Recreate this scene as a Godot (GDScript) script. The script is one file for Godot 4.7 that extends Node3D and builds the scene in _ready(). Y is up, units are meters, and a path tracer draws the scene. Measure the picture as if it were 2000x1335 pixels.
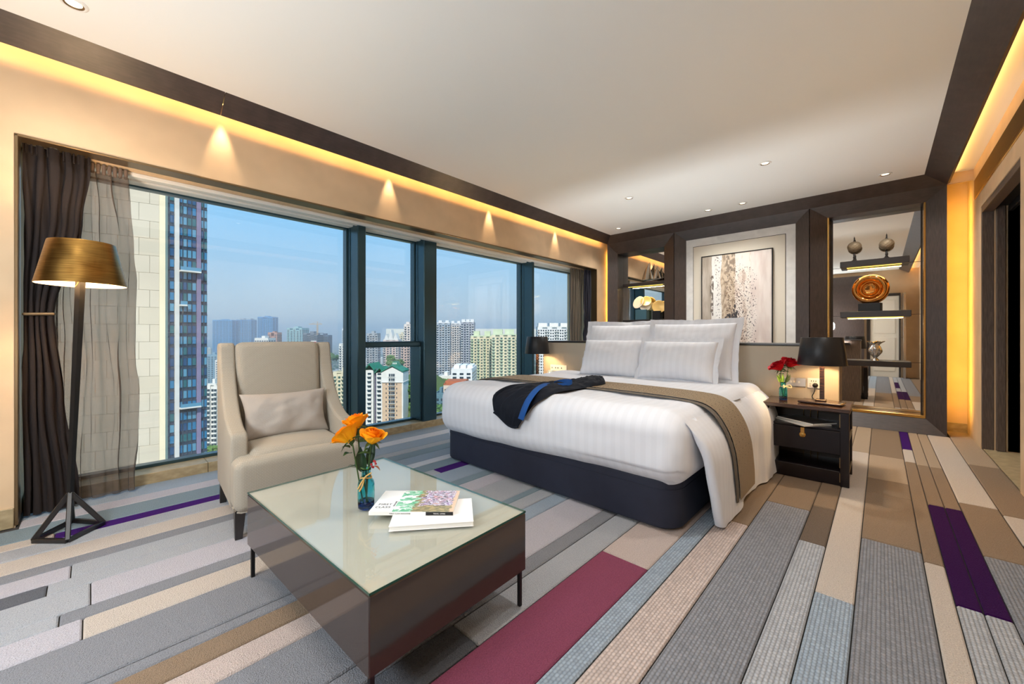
extends Node3D

# ---------------------------------------------------------------- helpers
var taken := {}
var M := {}
var rng := RandomNumberGenerator.new()

func new_st() -> SurfaceTool:
	var st := SurfaceTool.new()
	st.begin(Mesh.PRIMITIVE_TRIANGLES)
	st.set_uv(Vector2.ZERO)
	st.set_smooth_group(-1)
	return st

func numbered(called: String) -> String:
	if not taken.has(called):
		taken[called] = 0
		return called
	taken[called] += 1
	return "%s_%03d" % [called, taken[called]]

func bake(st: SurfaceTool) -> ArrayMesh:
	st.generate_normals()
	return st.commit()

func thing(called: String, label: String, category: String, at := Vector3.ZERO, turn := 0.0, group := "") -> Node3D:
	var o := Node3D.new()
	o.name = numbered(called)
	add_child(o)
	o.position = at
	o.rotation.y = turn
	tag(o, label, category, group)
	return o

func tag(o: Node, label: String, category: String, group := "") -> void:
	o.set_meta("label", label)
	o.set_meta("category", category)
	if group != "":
		o.set_meta("group", group)

func mi(called: String, mesh: Mesh, mat: Material, parent: Node, xf := Transform3D.IDENTITY) -> MeshInstance3D:
	var o := MeshInstance3D.new()
	o.name = called
	o.mesh = mesh
	o.material_override = mat
	parent.add_child(o, true)
	o.transform = xf
	return o

func part(called: String, st: SurfaceTool, mat: Material, parent: Node, label := "") -> MeshInstance3D:
	var o := mi(called, bake(st), mat, parent)
	if label != "":
		o.set_meta("label", label)
	return o

func stuff(called: String, st: SurfaceTool, mat: Material, parent: Node) -> MeshInstance3D:
	var o := part(called, st, mat, parent)
	o.set_meta("kind", "stuff")
	return o

func single(called: String, st: SurfaceTool, mat: Material, label: String, category: String, group := "") -> MeshInstance3D:
	var o := mi(numbered(called), bake(st), mat, self)
	tag(o, label, category, group)
	return o

func struct(called: String, st: SurfaceTool, mat: Material) -> MeshInstance3D:
	var o := mi(numbered(called), bake(st), mat, self)
	o.set_meta("kind", "structure")
	return o

# a, b, c, d counter-clockwise seen from outside
func q4(st: SurfaceTool, a: Vector3, b: Vector3, c: Vector3, d: Vector3) -> void:
	for v in [a, c, b, a, d, c]:
		st.add_vertex(v)

func q4uv(st: SurfaceTool, p: Array, uv: Array) -> void:
	for k in [0, 2, 1, 0, 3, 2]:
		st.set_uv(uv[k])
		st.add_vertex(p[k])

func t3(st: SurfaceTool, a: Vector3, b: Vector3, c: Vector3) -> void:
	for v in [a, c, b]:
		st.add_vertex(v)

# chamfered box, sizes full, in the frame xf
func bxt(st: SurfaceTool, xf: Transform3D, size: Vector3, bev := 0.0) -> void:
	var h := size / 2.0
	if bev <= 0.0:
		for ax in 3:
			for s in [-1.0, 1.0]:
				var n := Vector3.ZERO
				n[ax] = s
				var u := Vector3.ZERO
				u[(ax + 1) % 3] = 1.0
				var w := n.cross(u)
				q4(st, xf * ((n - u - w) * h), xf * ((n + u - w) * h), xf * ((n + u + w) * h), xf * ((n - u + w) * h))
		return
	var b: float = minf(bev, minf(h.x, minf(h.y, h.z)) * 0.98)
	var f := func(sx: float, sy: float, sz: float, ax: int) -> Vector3:
		var p := Vector3(sx * (h.x - b), sy * (h.y - b), sz * (h.z - b))
		p[ax] = [sx, sy, sz][ax] * h[ax]
		return xf * p
	for ax in 3:
		var a1 := (ax + 1) % 3
		var a2 := (ax + 2) % 3
		for s in [-1.0, 1.0]:
			var pts: Array[Vector3] = []
			for c in [[-1.0, -1.0], [1.0, -1.0], [1.0, 1.0], [-1.0, 1.0]]:
				var g := Vector3.ZERO
				g[ax] = s
				g[a1] = c[0]
				g[a2] = c[1]
				pts.append(f.call(g.x, g.y, g.z, ax))
			if s > 0:
				q4(st, pts[0], pts[1], pts[2], pts[3])
			else:
				q4(st, pts[3], pts[2], pts[1], pts[0])
		# edges parallel to ax
		for s1 in [-1.0, 1.0]:
			for s2 in [-1.0, 1.0]:
				var g0 := Vector3.ZERO
				g0[ax] = -1.0
				g0[a1] = s1
				g0[a2] = s2
				var g1 := g0
				g1[ax] = 1.0
				var A: Vector3 = f.call(g0.x, g0.y, g0.z, a1)
				var B: Vector3 = f.call(g1.x, g1.y, g1.z, a1)
				var C: Vector3 = f.call(g1.x, g1.y, g1.z, a2)
				var D: Vector3 = f.call(g0.x, g0.y, g0.z, a2)
				if s1 * s2 > 0:
					q4(st, A, D, C, B)
					# orientation fixed below by symmetry
				else:
					q4(st, A, B, C, D)
	for sx in [-1.0, 1.0]:
		for sy in [-1.0, 1.0]:
			for sz in [-1.0, 1.0]:
				var A: Vector3 = f.call(sx, sy, sz, 0)
				var B: Vector3 = f.call(sx, sy, sz, 1)
				var C: Vector3 = f.call(sx, sy, sz, 2)
				if sx * sy * sz > 0:
					t3(st, A, B, C)
				else:
					t3(st, A, C, B)

func bx(st: SurfaceTool, lo: Vector3, hi: Vector3, bev := 0.0) -> void:
	bxt(st, Transform3D(Basis.IDENTITY, (lo + hi) / 2.0), (hi - lo).abs(), bev)

# box lying along a -> b, w across (horizontal-ish), h the other way
func bar(st: SurfaceTool, a: Vector3, b: Vector3, w: float, h: float, bev := 0.0, up := Vector3.UP) -> void:
	var z := (b - a).normalized()
	if absf(z.dot(up)) > 0.99:
		up = Vector3.RIGHT
	var x := up.cross(z).normalized()
	var y := z.cross(x)
	bxt(st, Transform3D(Basis(x, y, z), (a + b) / 2.0), Vector3(w, h, a.distance_to(b)), bev)

func lathe(st: SurfaceTool, prof: Array, n := 32, xf := Transform3D.IDENTITY, group := 0) -> void:
	st.set_smooth_group(group)
	for i in prof.size() - 1:
		var p: Vector2 = prof[i]
		var r: Vector2 = prof[i + 1]
		for k in n:
			var a := TAU * k / n
			var b := TAU * (k + 1) / n
			if k == n - 1:
				b = 0.0
			var A := xf * Vector3(p.x * cos(a), p.y, -p.x * sin(a))
			var B := xf * Vector3(p.x * cos(b), p.y, -p.x * sin(b))
			var C := xf * Vector3(r.x * cos(b), r.y, -r.x * sin(b))
			var D := xf * Vector3(r.x * cos(a), r.y, -r.x * sin(a))
			if p.x < 1e-6:
				t3(st, A, C, D)
			elif r.x < 1e-6:
				t3(st, A, B, C)
			else:
				q4(st, A, B, C, D)
	st.set_smooth_group(-1)

func tube(st: SurfaceTool, pts: Array, rad: Variant, n := 10, caps := true) -> void:
	st.set_smooth_group(0)
	var rings: Array = []
	var ref := Vector3.UP
	for i in pts.size():
		var p: Vector3 = pts[i]
		var d: Vector3 = (pts[mini(i + 1, pts.size() - 1)] - pts[maxi(i - 1, 0)]).normalized()
		if absf(d.dot(ref)) > 0.95:
			ref = Vector3.RIGHT if absf(d.x) < 0.9 else Vector3.BACK
		var x := ref.cross(d).normalized()
		var y := d.cross(x)
		ref = y
		var r: float = rad[i] if rad is Array else rad
		var ring: Array[Vector3] = []
		for k in n:
			var a := TAU * k / n
			ring.append(p + (x * cos(a) + y * sin(a)) * r)
		rings.append(ring)
	for i in pts.size() - 1:
		for k in n:
			var k2 := (k + 1) % n
			q4(st, rings[i][k], rings[i][k2], rings[i + 1][k2], rings[i + 1][k])
	if caps:
		st.set_smooth_group(-1)
		for k in n:
			var k2 := (k + 1) % n
			t3(st, pts[0], rings[0][k2], rings[0][k])
			t3(st, pts[-1], rings[-1][k], rings[-1][k2])
	st.set_smooth_group(-1)

# surface fn(u, v) with normal du x dv outwards
func sheet(st: SurfaceTool, fn: Callable, nu: int, nv: int, group := 0) -> void:
	st.set_smooth_group(group)
	var g: Array = []
	for i in nu + 1:
		var row: Array[Vector3] = []
		for j in nv + 1:
			row.append(fn.call(float(i) / nu, float(j) / nv))
		g.append(row)
	for i in nu:
		for j in nv:
			q4uv(st, [g[i][j], g[i + 1][j], g[i + 1][j + 1], g[i][j + 1]],
				[Vector2(float(i) / nu, float(j) / nv), Vector2(float(i + 1) / nu, float(j) / nv), Vector2(float(i + 1) / nu, float(j + 1) / nv), Vector2(float(i) / nu, float(j + 1) / nv)])
	st.set_smooth_group(-1)

# outline in the XY plane of xf (counter-clockwise), from z0 to z1
func prism(st: SurfaceTool, poly: PackedVector2Array, z0: float, z1: float, xf := Transform3D.IDENTITY, smooth := false) -> void:
	if not Geometry2D.is_polygon_clockwise(poly):
		pass
	else:
		poly = poly.duplicate()
		poly.reverse()
	var tri := Geometry2D.triangulate_polygon(poly)
	st.set_smooth_group(-1)
	for k in range(0, tri.size(), 3):
		var a := poly[tri[k]]
		var b := poly[tri[k + 1]]
		var c := poly[tri[k + 2]]
		if (b - a).cross(c - a) < 0:
			var tmp := b
			b = c
			c = tmp
		t3(st, xf * Vector3(a.x, a.y, z1), xf * Vector3(b.x, b.y, z1), xf * Vector3(c.x, c.y, z1))
		t3(st, xf * Vector3(a.x, a.y, z0), xf * Vector3(c.x, c.y, z0), xf * Vector3(b.x, b.y, z0))
	if smooth:
		st.set_smooth_group(1)
	for k in poly.size():
		var a := poly[k]
		var b := poly[(k + 1) % poly.size()]
		q4(st, xf * Vector3(a.x, a.y, z0), xf * Vector3(b.x, b.y, z0), xf * Vector3(b.x, b.y, z1), xf * Vector3(a.x, a.y, z1))
	st.set_smooth_group(-1)

# softly rounded box; bend(p) may move every point afterwards
func rbox(st: SurfaceTool, xf: Transform3D, size: Vector3, r: float, n := 4, m := 1, bend: Variant = null) -> void:
	var h := size / 2.0
	r = minf(r, minf(h.x, minf(h.y, h.z)) * 0.999)
	var ticks: Array = []
	for ax in 3:
		var t: Array[float] = []
		for k in n + 1:
			t.append(-h[ax] + r * (1.0 - tan(PI / 4.0 * (1.0 - float(k) / n))))
		for k in range(1, m):
			t.append(lerpf(-h[ax] + r, h[ax] - r, float(k) / m))
		for k in n + 1:
			t.append(h[ax] - r * (1.0 - tan(PI / 4.0 * (float(k) / n))))
		ticks.append(t)
	st.set_smooth_group(0)
	var place := func(p: Vector3) -> Vector3:
		var inner := p.clamp(-(h - Vector3.ONE * r), h - Vector3.ONE * r)
		var o := inner + (p - inner).normalized() * r
		if bend != null:
			o = bend.call(o)
		return xf * o
	for ax in 3:
		var a1 := (ax + 1) % 3
		var a2 := (ax + 2) % 3
		for s in [-1.0, 1.0]:
			for i in ticks[a1].size() - 1:
				for j in ticks[a2].size() - 1:
					if ticks[a1][i + 1] - ticks[a1][i] < 1e-7 or ticks[a2][j + 1] - ticks[a2][j] < 1e-7:
						continue
					var c: Array[Vector3] = []
					for e in [[i, j], [i + 1, j], [i + 1, j + 1], [i, j + 1]]:
						var p := Vector3.ZERO
						p[ax] = s * h[ax]
						p[a1] = ticks[a1][e[0]]
						p[a2] = ticks[a2][e[1]]
						c.append(place.call(p))
					if s > 0:
						q4(st, c[0], c[1], c[2], c[3])
					else:
						q4(st, c[3], c[2], c[1], c[0])
	st.set_smooth_group(-1)

func spline(p: Array, n: int) -> Array:   # Catmull-Rom through points
	var o: Array = []
	for i in p.size() - 1:
		var a = p[maxi(i - 1, 0)]
		var b = p[i]
		var c = p[i + 1]
		var d = p[mini(i + 2, p.size() - 1)]
		for k in n:
			var t := float(k) / n
			o.append(0.5 * ((2.0 * b) + (c - a) * t + (2.0 * a - 5.0 * b + 4.0 * c - d) * t * t + (3.0 * b - a - 3.0 * c + d) * t * t * t))
	o.append(p[-1])
	return o

func V(x: float, y: float, z: float) -> Vector3:
	return Vector3(x, y, z)

func rgb(r: float, g: float, b: float) -> Color:
	return Color(r / 255.0, g / 255.0, b / 255.0)

func mat(c: Color, rough := 0.6, metal := 0.0, spec := 0.5) -> StandardMaterial3D:
	var m := StandardMaterial3D.new()
	m.albedo_color = c
	m.roughness = rough
	m.metallic = metal
	m.metallic_specular = spec
	return m

func noise_tex(freq: float, lo: Color, hi: Color, seed_: int, size := 256, oct := 4, stretch := 1.0) -> NoiseTexture2D:
	var f := FastNoiseLite.new()
	f.seed = seed_
	f.frequency = freq
	f.fractal_octaves = oct
	var t := NoiseTexture2D.new()
	t.width = size
	t.height = size
	t.seamless = true
	t.noise = f
	var g := Gradient.new()
	g.set_color(0, lo)
	g.set_color(1, hi)
	t.color_ramp = g
	return t

func tri(m: StandardMaterial3D, scale: Vector3, world := true) -> StandardMaterial3D:
	m.uv1_triplanar = true
	m.uv1_world_triplanar = world
	m.uv1_scale = scale
	return m

func soft(x: float) -> float:
	x = clampf(x, 0.0, 1.0)
	return x * x * (3.0 - 2.0 * x)

func _ready() -> void:
	rng.seed = 7
	# ---- camera: 35 mm-like very wide view from 1.05 m, verticals kept upright by a shifted lens
	var cam := Camera3D.new()
	cam.name = "camera"
	add_child(cam)
	cam.position = Vector3(0, 1.05, 0)
	cam.rotation.y = atan(720.5 / 770.0)
	cam.near = 0.05
	cam.far = 6000.0
	cam.projection = Camera3D.PROJECTION_FRUSTUM
	cam.size = 2.0 * cam.near * 667.5 / 770.0
	cam.frustum_offset = Vector2(0, -12.5 / 770.0 * cam.near)
	cam.current = true

	# ---- sky and exposure
	var we := WorldEnvironment.new()
	we.name = "environment"
	var env := Environment.new()
	var sky := Sky.new()
	var sm := ProceduralSkyMaterial.new()
	sm.sky_top_color = rgb(86, 186, 247)
	sm.sky_horizon_color = rgb(203, 214, 212)
	sm.sky_curve = 0.14
	sm.ground_horizon_color = rgb(180, 196, 206)
	sm.ground_bottom_color = rgb(120, 126, 120)
	sm.sky_energy_multiplier = 1.0
	sky.sky_material = sm
	env.background_mode = Environment.BG_SKY
	env.sky = sky
	env.background_energy_multiplier = 1.08
	env.tonemap_mode = Environment.TONE_MAPPER_LINEAR
	env.tonemap_exposure = 1.15
	env.sdfgi_enabled = true
	env.ssao_enabled = true
	env.ssil_enabled = true
	env.volumetric_fog_enabled = true
	env.volumetric_fog_density = 0.0
	we.environment = env
	add_child(we)
	# ---- sun, high behind the building: it lights the city and does not reach the room
	var sun := DirectionalLight3D.new()
	sun.name = "sun"
	sun.light_color = Color(1.0, 0.97, 0.92)
	sun.light_energy = 1.45
	sun.light_angular_distance = 0.6
	sun.shadow_enabled = true
	sun.sky_mode = DirectionalLight3D.SKY_MODE_LIGHT_ONLY
	add_child(sun)
	sun.look_at_from_position(Vector3(60, 75, 45), Vector3.ZERO)

	materials()
	lights()
	shell()
	carpet()
	window_parts()
	back_wall()
	right_wall()
	furniture()
	city()

func heightmap(m: StandardMaterial3D, t: Texture2D, cm: float) -> StandardMaterial3D:
	m.heightmap_enabled = true
	m.heightmap_texture = t
	m.heightmap_scale = cm
	return m

func carpet_mat(c: Color, ribbed: bool) -> StandardMaterial3D:
	var m := mat(Color(minf(c.r * 1.08, 1), minf(c.g * 1.08, 1), minf(c.b * 1.08, 1)), 0.95, 0.0, 0.15)
	m.albedo_texture = M.t_rib if ribbed else M.t_pile
	tri(m, Vector3(4, 4, 4))
	heightmap(m, M.t_ribh if ribbed else M.t_pileh, 0.45)
	m.rim_enabled = true
	m.rim = 0.3
	m.rim_tint = 0.6
	return m

func wood(c: Color, vertical: bool, rough := 0.4) -> StandardMaterial3D:
	var m := mat(c, rough, 0.0, 0.65)
	m.albedo_texture = M.t_grain
	tri(m, Vector3(9, 0.7, 9) if vertical else Vector3(0.7, 9, 0.7))
	heightmap(m, M.t_grain, 0.04)
	return m

func materials() -> void:
	# textures shared by many materials
	var n := 256
	var pile := Image.create(n, n, false, Image.FORMAT_RGB8)
	var pileh := Image.create(n, n, false, Image.FORMAT_RGB8)
	var rib := Image.create(n, n, false, Image.FORMAT_RGB8)
	var ribh := Image.create(n, n, false, Image.FORMAT_RGB8)
	var r := RandomNumberGenerator.new()
	r.seed = 3
	var nz := FastNoiseLite.new()
	nz.seed = 5
	nz.frequency = 0.16
	var cellv := {}
	for y in n:
		for x in n:
			var s := r.randf()
			var a := 0.84 + 0.12 * s + 0.1 * nz.get_noise_2d(x, y)
			pile.set_pixel(x, y, Color(a, a, a))
			var h := 0.45 + 0.4 * s + 0.5 * nz.get_noise_2d(x, y)
			pileh.set_pixel(x, y, Color(h, h, h))
			# loops in rows along v, 16 texels wide, 12 long
			var col := x / 12.8
			var ci := int(col)
			var row := (y + (ci % 2) * 8) / 16.0
			var k := Vector2i(ci, int(row) % 16)
			if not cellv.has(k):
				cellv[k] = r.randf()
			var dx := (col - ci - 0.5) * 2.0
			var dy := (row - int(row) - 0.5) * 2.0
			var g := clampf(1.0 - 0.75 * dx * dx - 0.45 * dy * dy, 0, 1)
			var b: float = 0.74 + 0.16 * g + 0.1 * cellv[k] + 0.05 * (s - 0.5)
			rib.set_pixel(x, y, Color(b, b, b))
			var hb: float = g * (0.8 + 0.2 * cellv[k])
			ribh.set_pixel(x, y, Color(hb, hb, hb))
	M.t_pile = ImageTexture.create_from_image(pile)
	M.t_pileh = ImageTexture.create_from_image(pileh)
	M.t_rib = ImageTexture.create_from_image(rib)
	M.t_ribh = ImageTexture.create_from_image(ribh)
	M.t_grain = noise_tex(0.02, Color(0.62, 0.6, 0.6), Color(1, 1, 1), 11, 512, 6)
	M.t_soft = noise_tex(0.012, Color(0.93, 0.93, 0.93), Color(1, 1, 1), 12, 256, 3)
	# woven cloth: basket of warp and weft
	var wv := Image.create(64, 64, false, Image.FORMAT_RGB8)
	for y in 64:
		for x in 64:
			var cx := x / 8
			var cy := y / 8
			var over := (cx + cy) % 2 == 0
			var fx := absf((x % 8) - 3.5) / 4.0
			var fy := absf((y % 8) - 3.5) / 4.0
			var h := (1.0 - fy * fy) * (0.75 + 0.25 * (1.0 - fx)) if over else (1.0 - fx * fx) * (0.55 + 0.25 * (1.0 - fy))
			h = h * (0.85 + 0.15 * r.randf())
			wv.set_pixel(x, y, Color(h, h, h))
	M.t_weave = ImageTexture.create_from_image(wv)
	var wc := Image.create(64, 64, false, Image.FORMAT_RGB8)
	for y in 64:
		for x in 64:
			var h: float = 0.84 + 0.16 * wv.get_pixel(x, y).r
			wc.set_pixel(x, y, Color(h, h, h))
	M.t_weavec = ImageTexture.create_from_image(wc)

	M.ceiling = mat(rgb(244, 244, 240), 0.9, 0, 0.2)
	M.wall = mat(rgb(224, 194, 158), 0.85, 0, 0.25)
	M.wall.albedo_texture = M.t_soft
	tri(M.wall, Vector3(0.8, 0.8, 0.8))
	M.stone = mat(rgb(186, 168, 134), 0.35, 0, 0.5)
	M.stone.albedo_texture = noise_tex(0.03, Color(0.82, 0.8, 0.76), Color(1, 1, 1), 21, 256, 5)
	tri(M.stone, Vector3(1.5, 3, 1.5))
	M.slab = mat(rgb(60, 58, 56), 0.9)
	M.concrete = mat(rgb(170, 168, 164), 0.9)
	M.wood_h = wood(rgb(80, 65, 59), false)
	M.wood_v = wood(rgb(80, 65, 59), true)
	M.wood_d = wood(rgb(44, 34, 31), false, 0.35)
	M.wood_b = wood(rgb(112, 92, 78), true, 0.5)
	M.bronze = mat(rgb(130, 108, 80), 0.35, 0.8)
	M.gold = mat(rgb(214, 170, 96), 0.22, 1.0)
	M.steel = mat(rgb(200, 200, 200), 0.2, 1.0)
	M.mirror = mat(rgb(236, 232, 226), 0.015, 1.0)
	M.mullion = mat(rgb(62, 88, 98), 0.28, 0.65)
	M.rail = mat(rgb(224, 222, 216), 0.5)
	M.black = mat(rgb(14, 13, 14), 0.5)
	M.white_board = mat(rgb(238, 236, 232), 0.5)
	M.white_board.albedo_texture = M.t_soft
	tri(M.white_board, Vector3(2, 2, 2))
	M.cream_board = mat(rgb(226, 217, 200), 0.6)
	M.pane = mat(Color(0.95, 0.98, 1.0, 0.03), 0.0, 0.0, 0.5)
	M.pane.transparency = BaseMaterial3D.TRANSPARENCY_ALPHA
	M.led = mat(Color(1.0, 0.78, 0.36), 0.6)
	M.led.emission_enabled = true
	M.led.emission = Color(1.0, 0.86, 0.42)
	M.led.emission_energy_multiplier = 1.5
	M.bulb = mat(Color(1, 0.95, 0.85), 0.4)
	M.bulb.emission_enabled = true
	M.bulb.emission = Color(1.0, 0.93, 0.80)
	M.bulb.emission_energy_multiplier = 2.4
	M.white_metal = mat(rgb(235, 233, 228), 0.4)

func area(called: String, at: Vector3, towards: Vector3, size: Vector2, c: Color, e: float, up := Vector3.UP) -> AreaLight3D:
	var l := AreaLight3D.new()
	l.name = called
	l.area_size = size
	l.light_color = c
	l.light_energy = e
	l.area_normalize_energy = true
	l.area_range = 30.0
	l.shadow_enabled = true
	add_child(l)
	l.look_at_from_position(at, at + towards, up)
	return l

func spot(called: String, at: Vector3, towards: Vector3, half: float, c: Color, e: float, size := 0.03, soft_edge := 1.0) -> SpotLight3D:
	var l := SpotLight3D.new()
	l.name = called
	l.spot_angle = half
	l.spot_angle_attenuation = soft_edge
	l.spot_range = 30.0
	l.spot_attenuation = 2.0
	l.light_color = c
	l.light_energy = e
	l.light_size = size
	l.shadow_enabled = true
	add_child(l)
	l.look_at_from_position(at, at + towards, Vector3.FORWARD if absf(towards.normalized().y) > 0.9 else Vector3.UP)
	return l

# recessed ceiling spot: trim ring, reflector and glowing lens, with its light just below
func downlight(at: Vector3, e: float, half: float, label: String, c := Color(1.0, 0.99, 0.97)) -> void:
	var t := thing("ceiling_downlight", label, "light", at)
	var st := new_st()
	lathe(st, [Vector2(0.054, 0.0), Vector2(0.052, -0.004), Vector2(0.046, -0.008), Vector2(0.040, -0.008), Vector2(0.037, -0.005)], 28)
	part("trim_ring", st, M.white_metal, t)
	st = new_st()
	lathe(st, [Vector2(0.038, -0.007), Vector2(0.033, -0.003), Vector2(0.030, -0.001)], 24)
	part("reflector", st, M.bronze, t)
	st = new_st()
	lathe(st, [Vector2(0.032, -0.001), Vector2(0.024, -0.0035), Vector2(0.0, -0.0045)], 20)
	part("lens", st, M.bulb, t)
	spot("ceiling_downlight_lamp", at + Vector3(0, -0.012, 0), Vector3.DOWN, half, c, e, 0.04)

const XW := -3.5      # window wall
const XR := 0.68      # right wall
const ZB := -6.06     # front of the panelled wall
const ZM := -6.34     # mirrors
const ZA := -6.45     # back of the lit alcoves
const YC := 2.72      # ceiling

func lights() -> void:
	var warm := Color(1.0, 0.765, 0.34)
	var cove := Color(1.0, 0.755, 0.43)
	# light strips hidden behind the sloping timber cornice and behind the panelled wall
	var strips := [
		[V(-3.41, 2.703, -2.4), V(-0.12, -1, 0), Vector2(7.1, 0.02), cove, 1.9, "left"],
		[V(0.515, 2.665, -2.4), V(0.6, 1, 0), Vector2(7.2, 0.02), cove, 0.5, "right"],
	]
	for s in strips:
		var z0: float = s[0].z - s[2].x / 2
		var z1: float = s[0].z + s[2].x / 2
		var st := new_st()
		bx(st, V(s[0].x - 0.005 * signf(s[1].x) - 0.006, s[0].y - 0.01, z0), V(s[0].x - 0.005 * signf(s[1].x) + 0.004, s[0].y + 0.01, z1))
		single("light_strip", st, M.led, "warm light strip hidden behind the timber cornice on the %s" % ("window side" if s[5] == "left" else "door side"), "light")
		area("light_strip_lamp", s[0] + s[1].normalized() * 0.012, s[1], s[2], s[3], s[4])
	for s in [[V(0.506, 1.36, -6.2), V(1, 0, -0.5), 2.3, 0.8, "the lit alcove beside the door"], [V(-3.436, 1.36, -6.2), V(-1, 0, -0.1), 2.3, 0.5, "the lit gap beside the window"]]:
		var st := new_st()
		var sg := signf(s[1].x)
		bx(st, V(s[0].x - 0.004, 0.2, -6.21), V(s[0].x + 0.004, 2.5, -6.19))
		single("light_strip", st, M.led, "upright warm light strip behind the timber panel, in %s" % s[4], "light")
		var a := area("light_strip_lamp", s[0] + V(sg * 0.01, 0, 0), s[1], Vector2(0.02, s[2]), warm, s[3])
	# ceiling downlights
	downlight(V(-2.964, YC, 0.058), 0.8, 70, "round ceiling downlight above the gold floor lamp, largest in view")
	downlight(V(-2.231, YC, -4.466), 2.0, 70, "round ceiling downlight above the middle of the bed's window side")
	downlight(V(-0.82, YC, -4.466), 2.0, 70, "round ceiling downlight above the bed's right side, nearest the room's middle")
	downlight(V(-2.986, YC, -5.62), 1.5, 62, "round ceiling downlight in the corner, leftmost of the row along the panelled wall")
	downlight(V(-1.681, YC, -5.62), 1.5, 62, "round ceiling downlight near the panelled wall, left one of the close pair before the painting")
	downlight(V(-1.275, YC, -5.62), 1.5, 62, "round ceiling downlight near the panelled wall, right one of the close pair before the painting")
	downlight(V(0.033, YC, -5.62), 1.5, 62, "round ceiling downlight in front of the mirrored niche with gold ornament")
	downlight(V(-0.3, YC, -0.35), 1.1, 75, "added ceiling downlight just out of view, fill for the carpet at the near end")  # added out of view to brighten the near carpet
	downlight(V(-1.5, YC, 0.45), 0.6, 75, "added ceiling downlight behind the camera, fill for the near end of the room")  # added behind the camera, more light for the near end
	downlight(V(-1.0, YC, -1.5), 1.8, 40, "unseen ceiling downlight just above the view, lighting the coffee table and bed foot")  # out of view, placed to throw the vase shadow across the table
	downlight(V(0.1, YC, -2.6), 1.5, 70, "unseen ceiling downlight out of view, lighting the walkway beside the bed")  # out of view, lights the carpet beside the bed
	# narrow spots in the cove that graze the window wall
	var k := 0
	for z in [-0.648, -1.985, -3.325, -4.665]:
		var t := thing("cove_spotlight", "small cove spotlight washing the window wall, %s from the floor lamp" % ["nearest", "second", "third", "farthest"][k], "light", V(-3.44, 2.70, z))
		k += 1
		var st := new_st()
		lathe(st, [Vector2(0.0, 0.0), Vector2(0.014, 0.0), Vector2(0.018, -0.004), Vector2(0.018, 0.02), Vector2(0.0, 0.02)], 16)
		part("lamp_can", st, M.steel, t)
		spot("cove_spotlight_lamp", V(-3.445, 2.69, z), V(-0.08, -1, 0), 19, Color(1.0, 0.87, 0.70), 0.75, 0.012, 0.8)

func shell() -> void:
	# floor slab and outer shell
	var st := new_st()
	bx(st, V(-4.3, -0.3, -6.75), V(2.0, -0.014, 1.6))
	struct("floor", st, M.slab)
	st = new_st()
	bx(st, V(-4.3, YC, -6.75), V(2.0, 3.1, 1.6))
	var ce := struct("ceiling", st, M.ceiling)
	# window wall: piers, header and apron round the long opening
	st = new_st()
	bx(st, V(-4.1, -0.014, 0.285), V(XW, YC, 1.4))
	bx(st, V(-4.1, -0.014, -6.55), V(XW, YC, -5.83))
	bx(st, V(-4.1, 2.165, -5.83), V(XW, YC, 0.285))
	struct("wall_left", st, M.wall)
	# bronze edge round the opening
	st = new_st()
	bx(st, V(-3.62, 0.0, 0.275), V(-3.494, 2.165, 0.289), 0.002)
	bx(st, V(-3.62, 2.157, -5.83), V(-3.494, 2.171, 0.289), 0.002)
	bx(st, V(-3.62, 0.0, -5.834), V(-3.494, 2.165, -5.82), 0.002)
	struct("trim_1", st, M.bronze)
	# stone plinth under the window with its joints
	var o := Node3D.new()
	o.name = "trim_2"
	o.set_meta("kind", "structure")
	add_child(o)
	var z := 0.28
	while z > -5.8:
		var z2 := maxf(z - 0.9, -5.825)
		var s2 := new_st()
		bx(s2, V(-4.08, -0.01, z2 + 0.0015), V(-3.79, 0.072, z - 0.0015), 0.003)
		part("stone_piece", s2, M.stone, o)
		z = z2
	# skirting of the window wall, left pier
	st = new_st()
	bx(st, V(-3.52, -0.01, 0.29), V(-3.488, 0.1, 1.4), 0.003)
	struct("baseboard_left", st, M.stone)
	# rear wall of the room (behind the camera) and what the mirror sees of it
	st = new_st()
	bx(st, V(-4.1, -0.014, 1.2), V(2.0, YC, 1.5))
	struct("wall_rear", st, M.wall)
	st = new_st()
	bx(st, V(-4.1, -0.014, -6.75), V(2.0, YC, ZA))
	struct("wall_back", st, M.wall)
	st = new_st()
	bx(st, V(0.5, -0.01, ZA), V(XR, 0.1, ZA + 0.014), 0.003)
	struct("baseboard_back", st, M.stone)
	st = new_st()
	bx(st, V(0.5, 2.615, ZB - 0.03), V(XR, YC, ZB), 0.0)
	struct("trim_3", st, M.wall)
	# sloping timber cornice: cross-section swept along each side
	var o2 := Node3D.new()
	o2.name = "trim_4"
	o2.set_meta("kind", "structure")
	add_child(o2)
	# left, with its one visible joint
	for s in [[1.2, -0.63], [-0.634, -6.06]]:
		st = new_st()
		cornice(st, V(-3.285, YC, s[0]), V(-3.43, 2.615, s[0]), V(-3.285, YC, minf(s[1], 9) if s[1] > -6 else -5.91), V(-3.43, 2.615, s[1]), V(-1, 0, 0))
		part("cornice_board", st, M.wood_h, o2)
	st = new_st()
	cornice(st, V(-3.285, YC, -5.91), V(-3.43, 2.615, -6.06), V(0.33, YC, -5.91), V(0.50, 2.615, -6.06), V(0, 0, -1))
	part("cornice_board", st, M.wood_h, o2)
	st = new_st()
	cornice(st, V(0.33, YC, -5.91), V(0.50, 2.615, -6.06), V(0.33, YC, 1.2), V(0.50, 2.615, 1.2), V(1, 0, 0))
	part("cornice_board", st, M.wood_h, o2)

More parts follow.
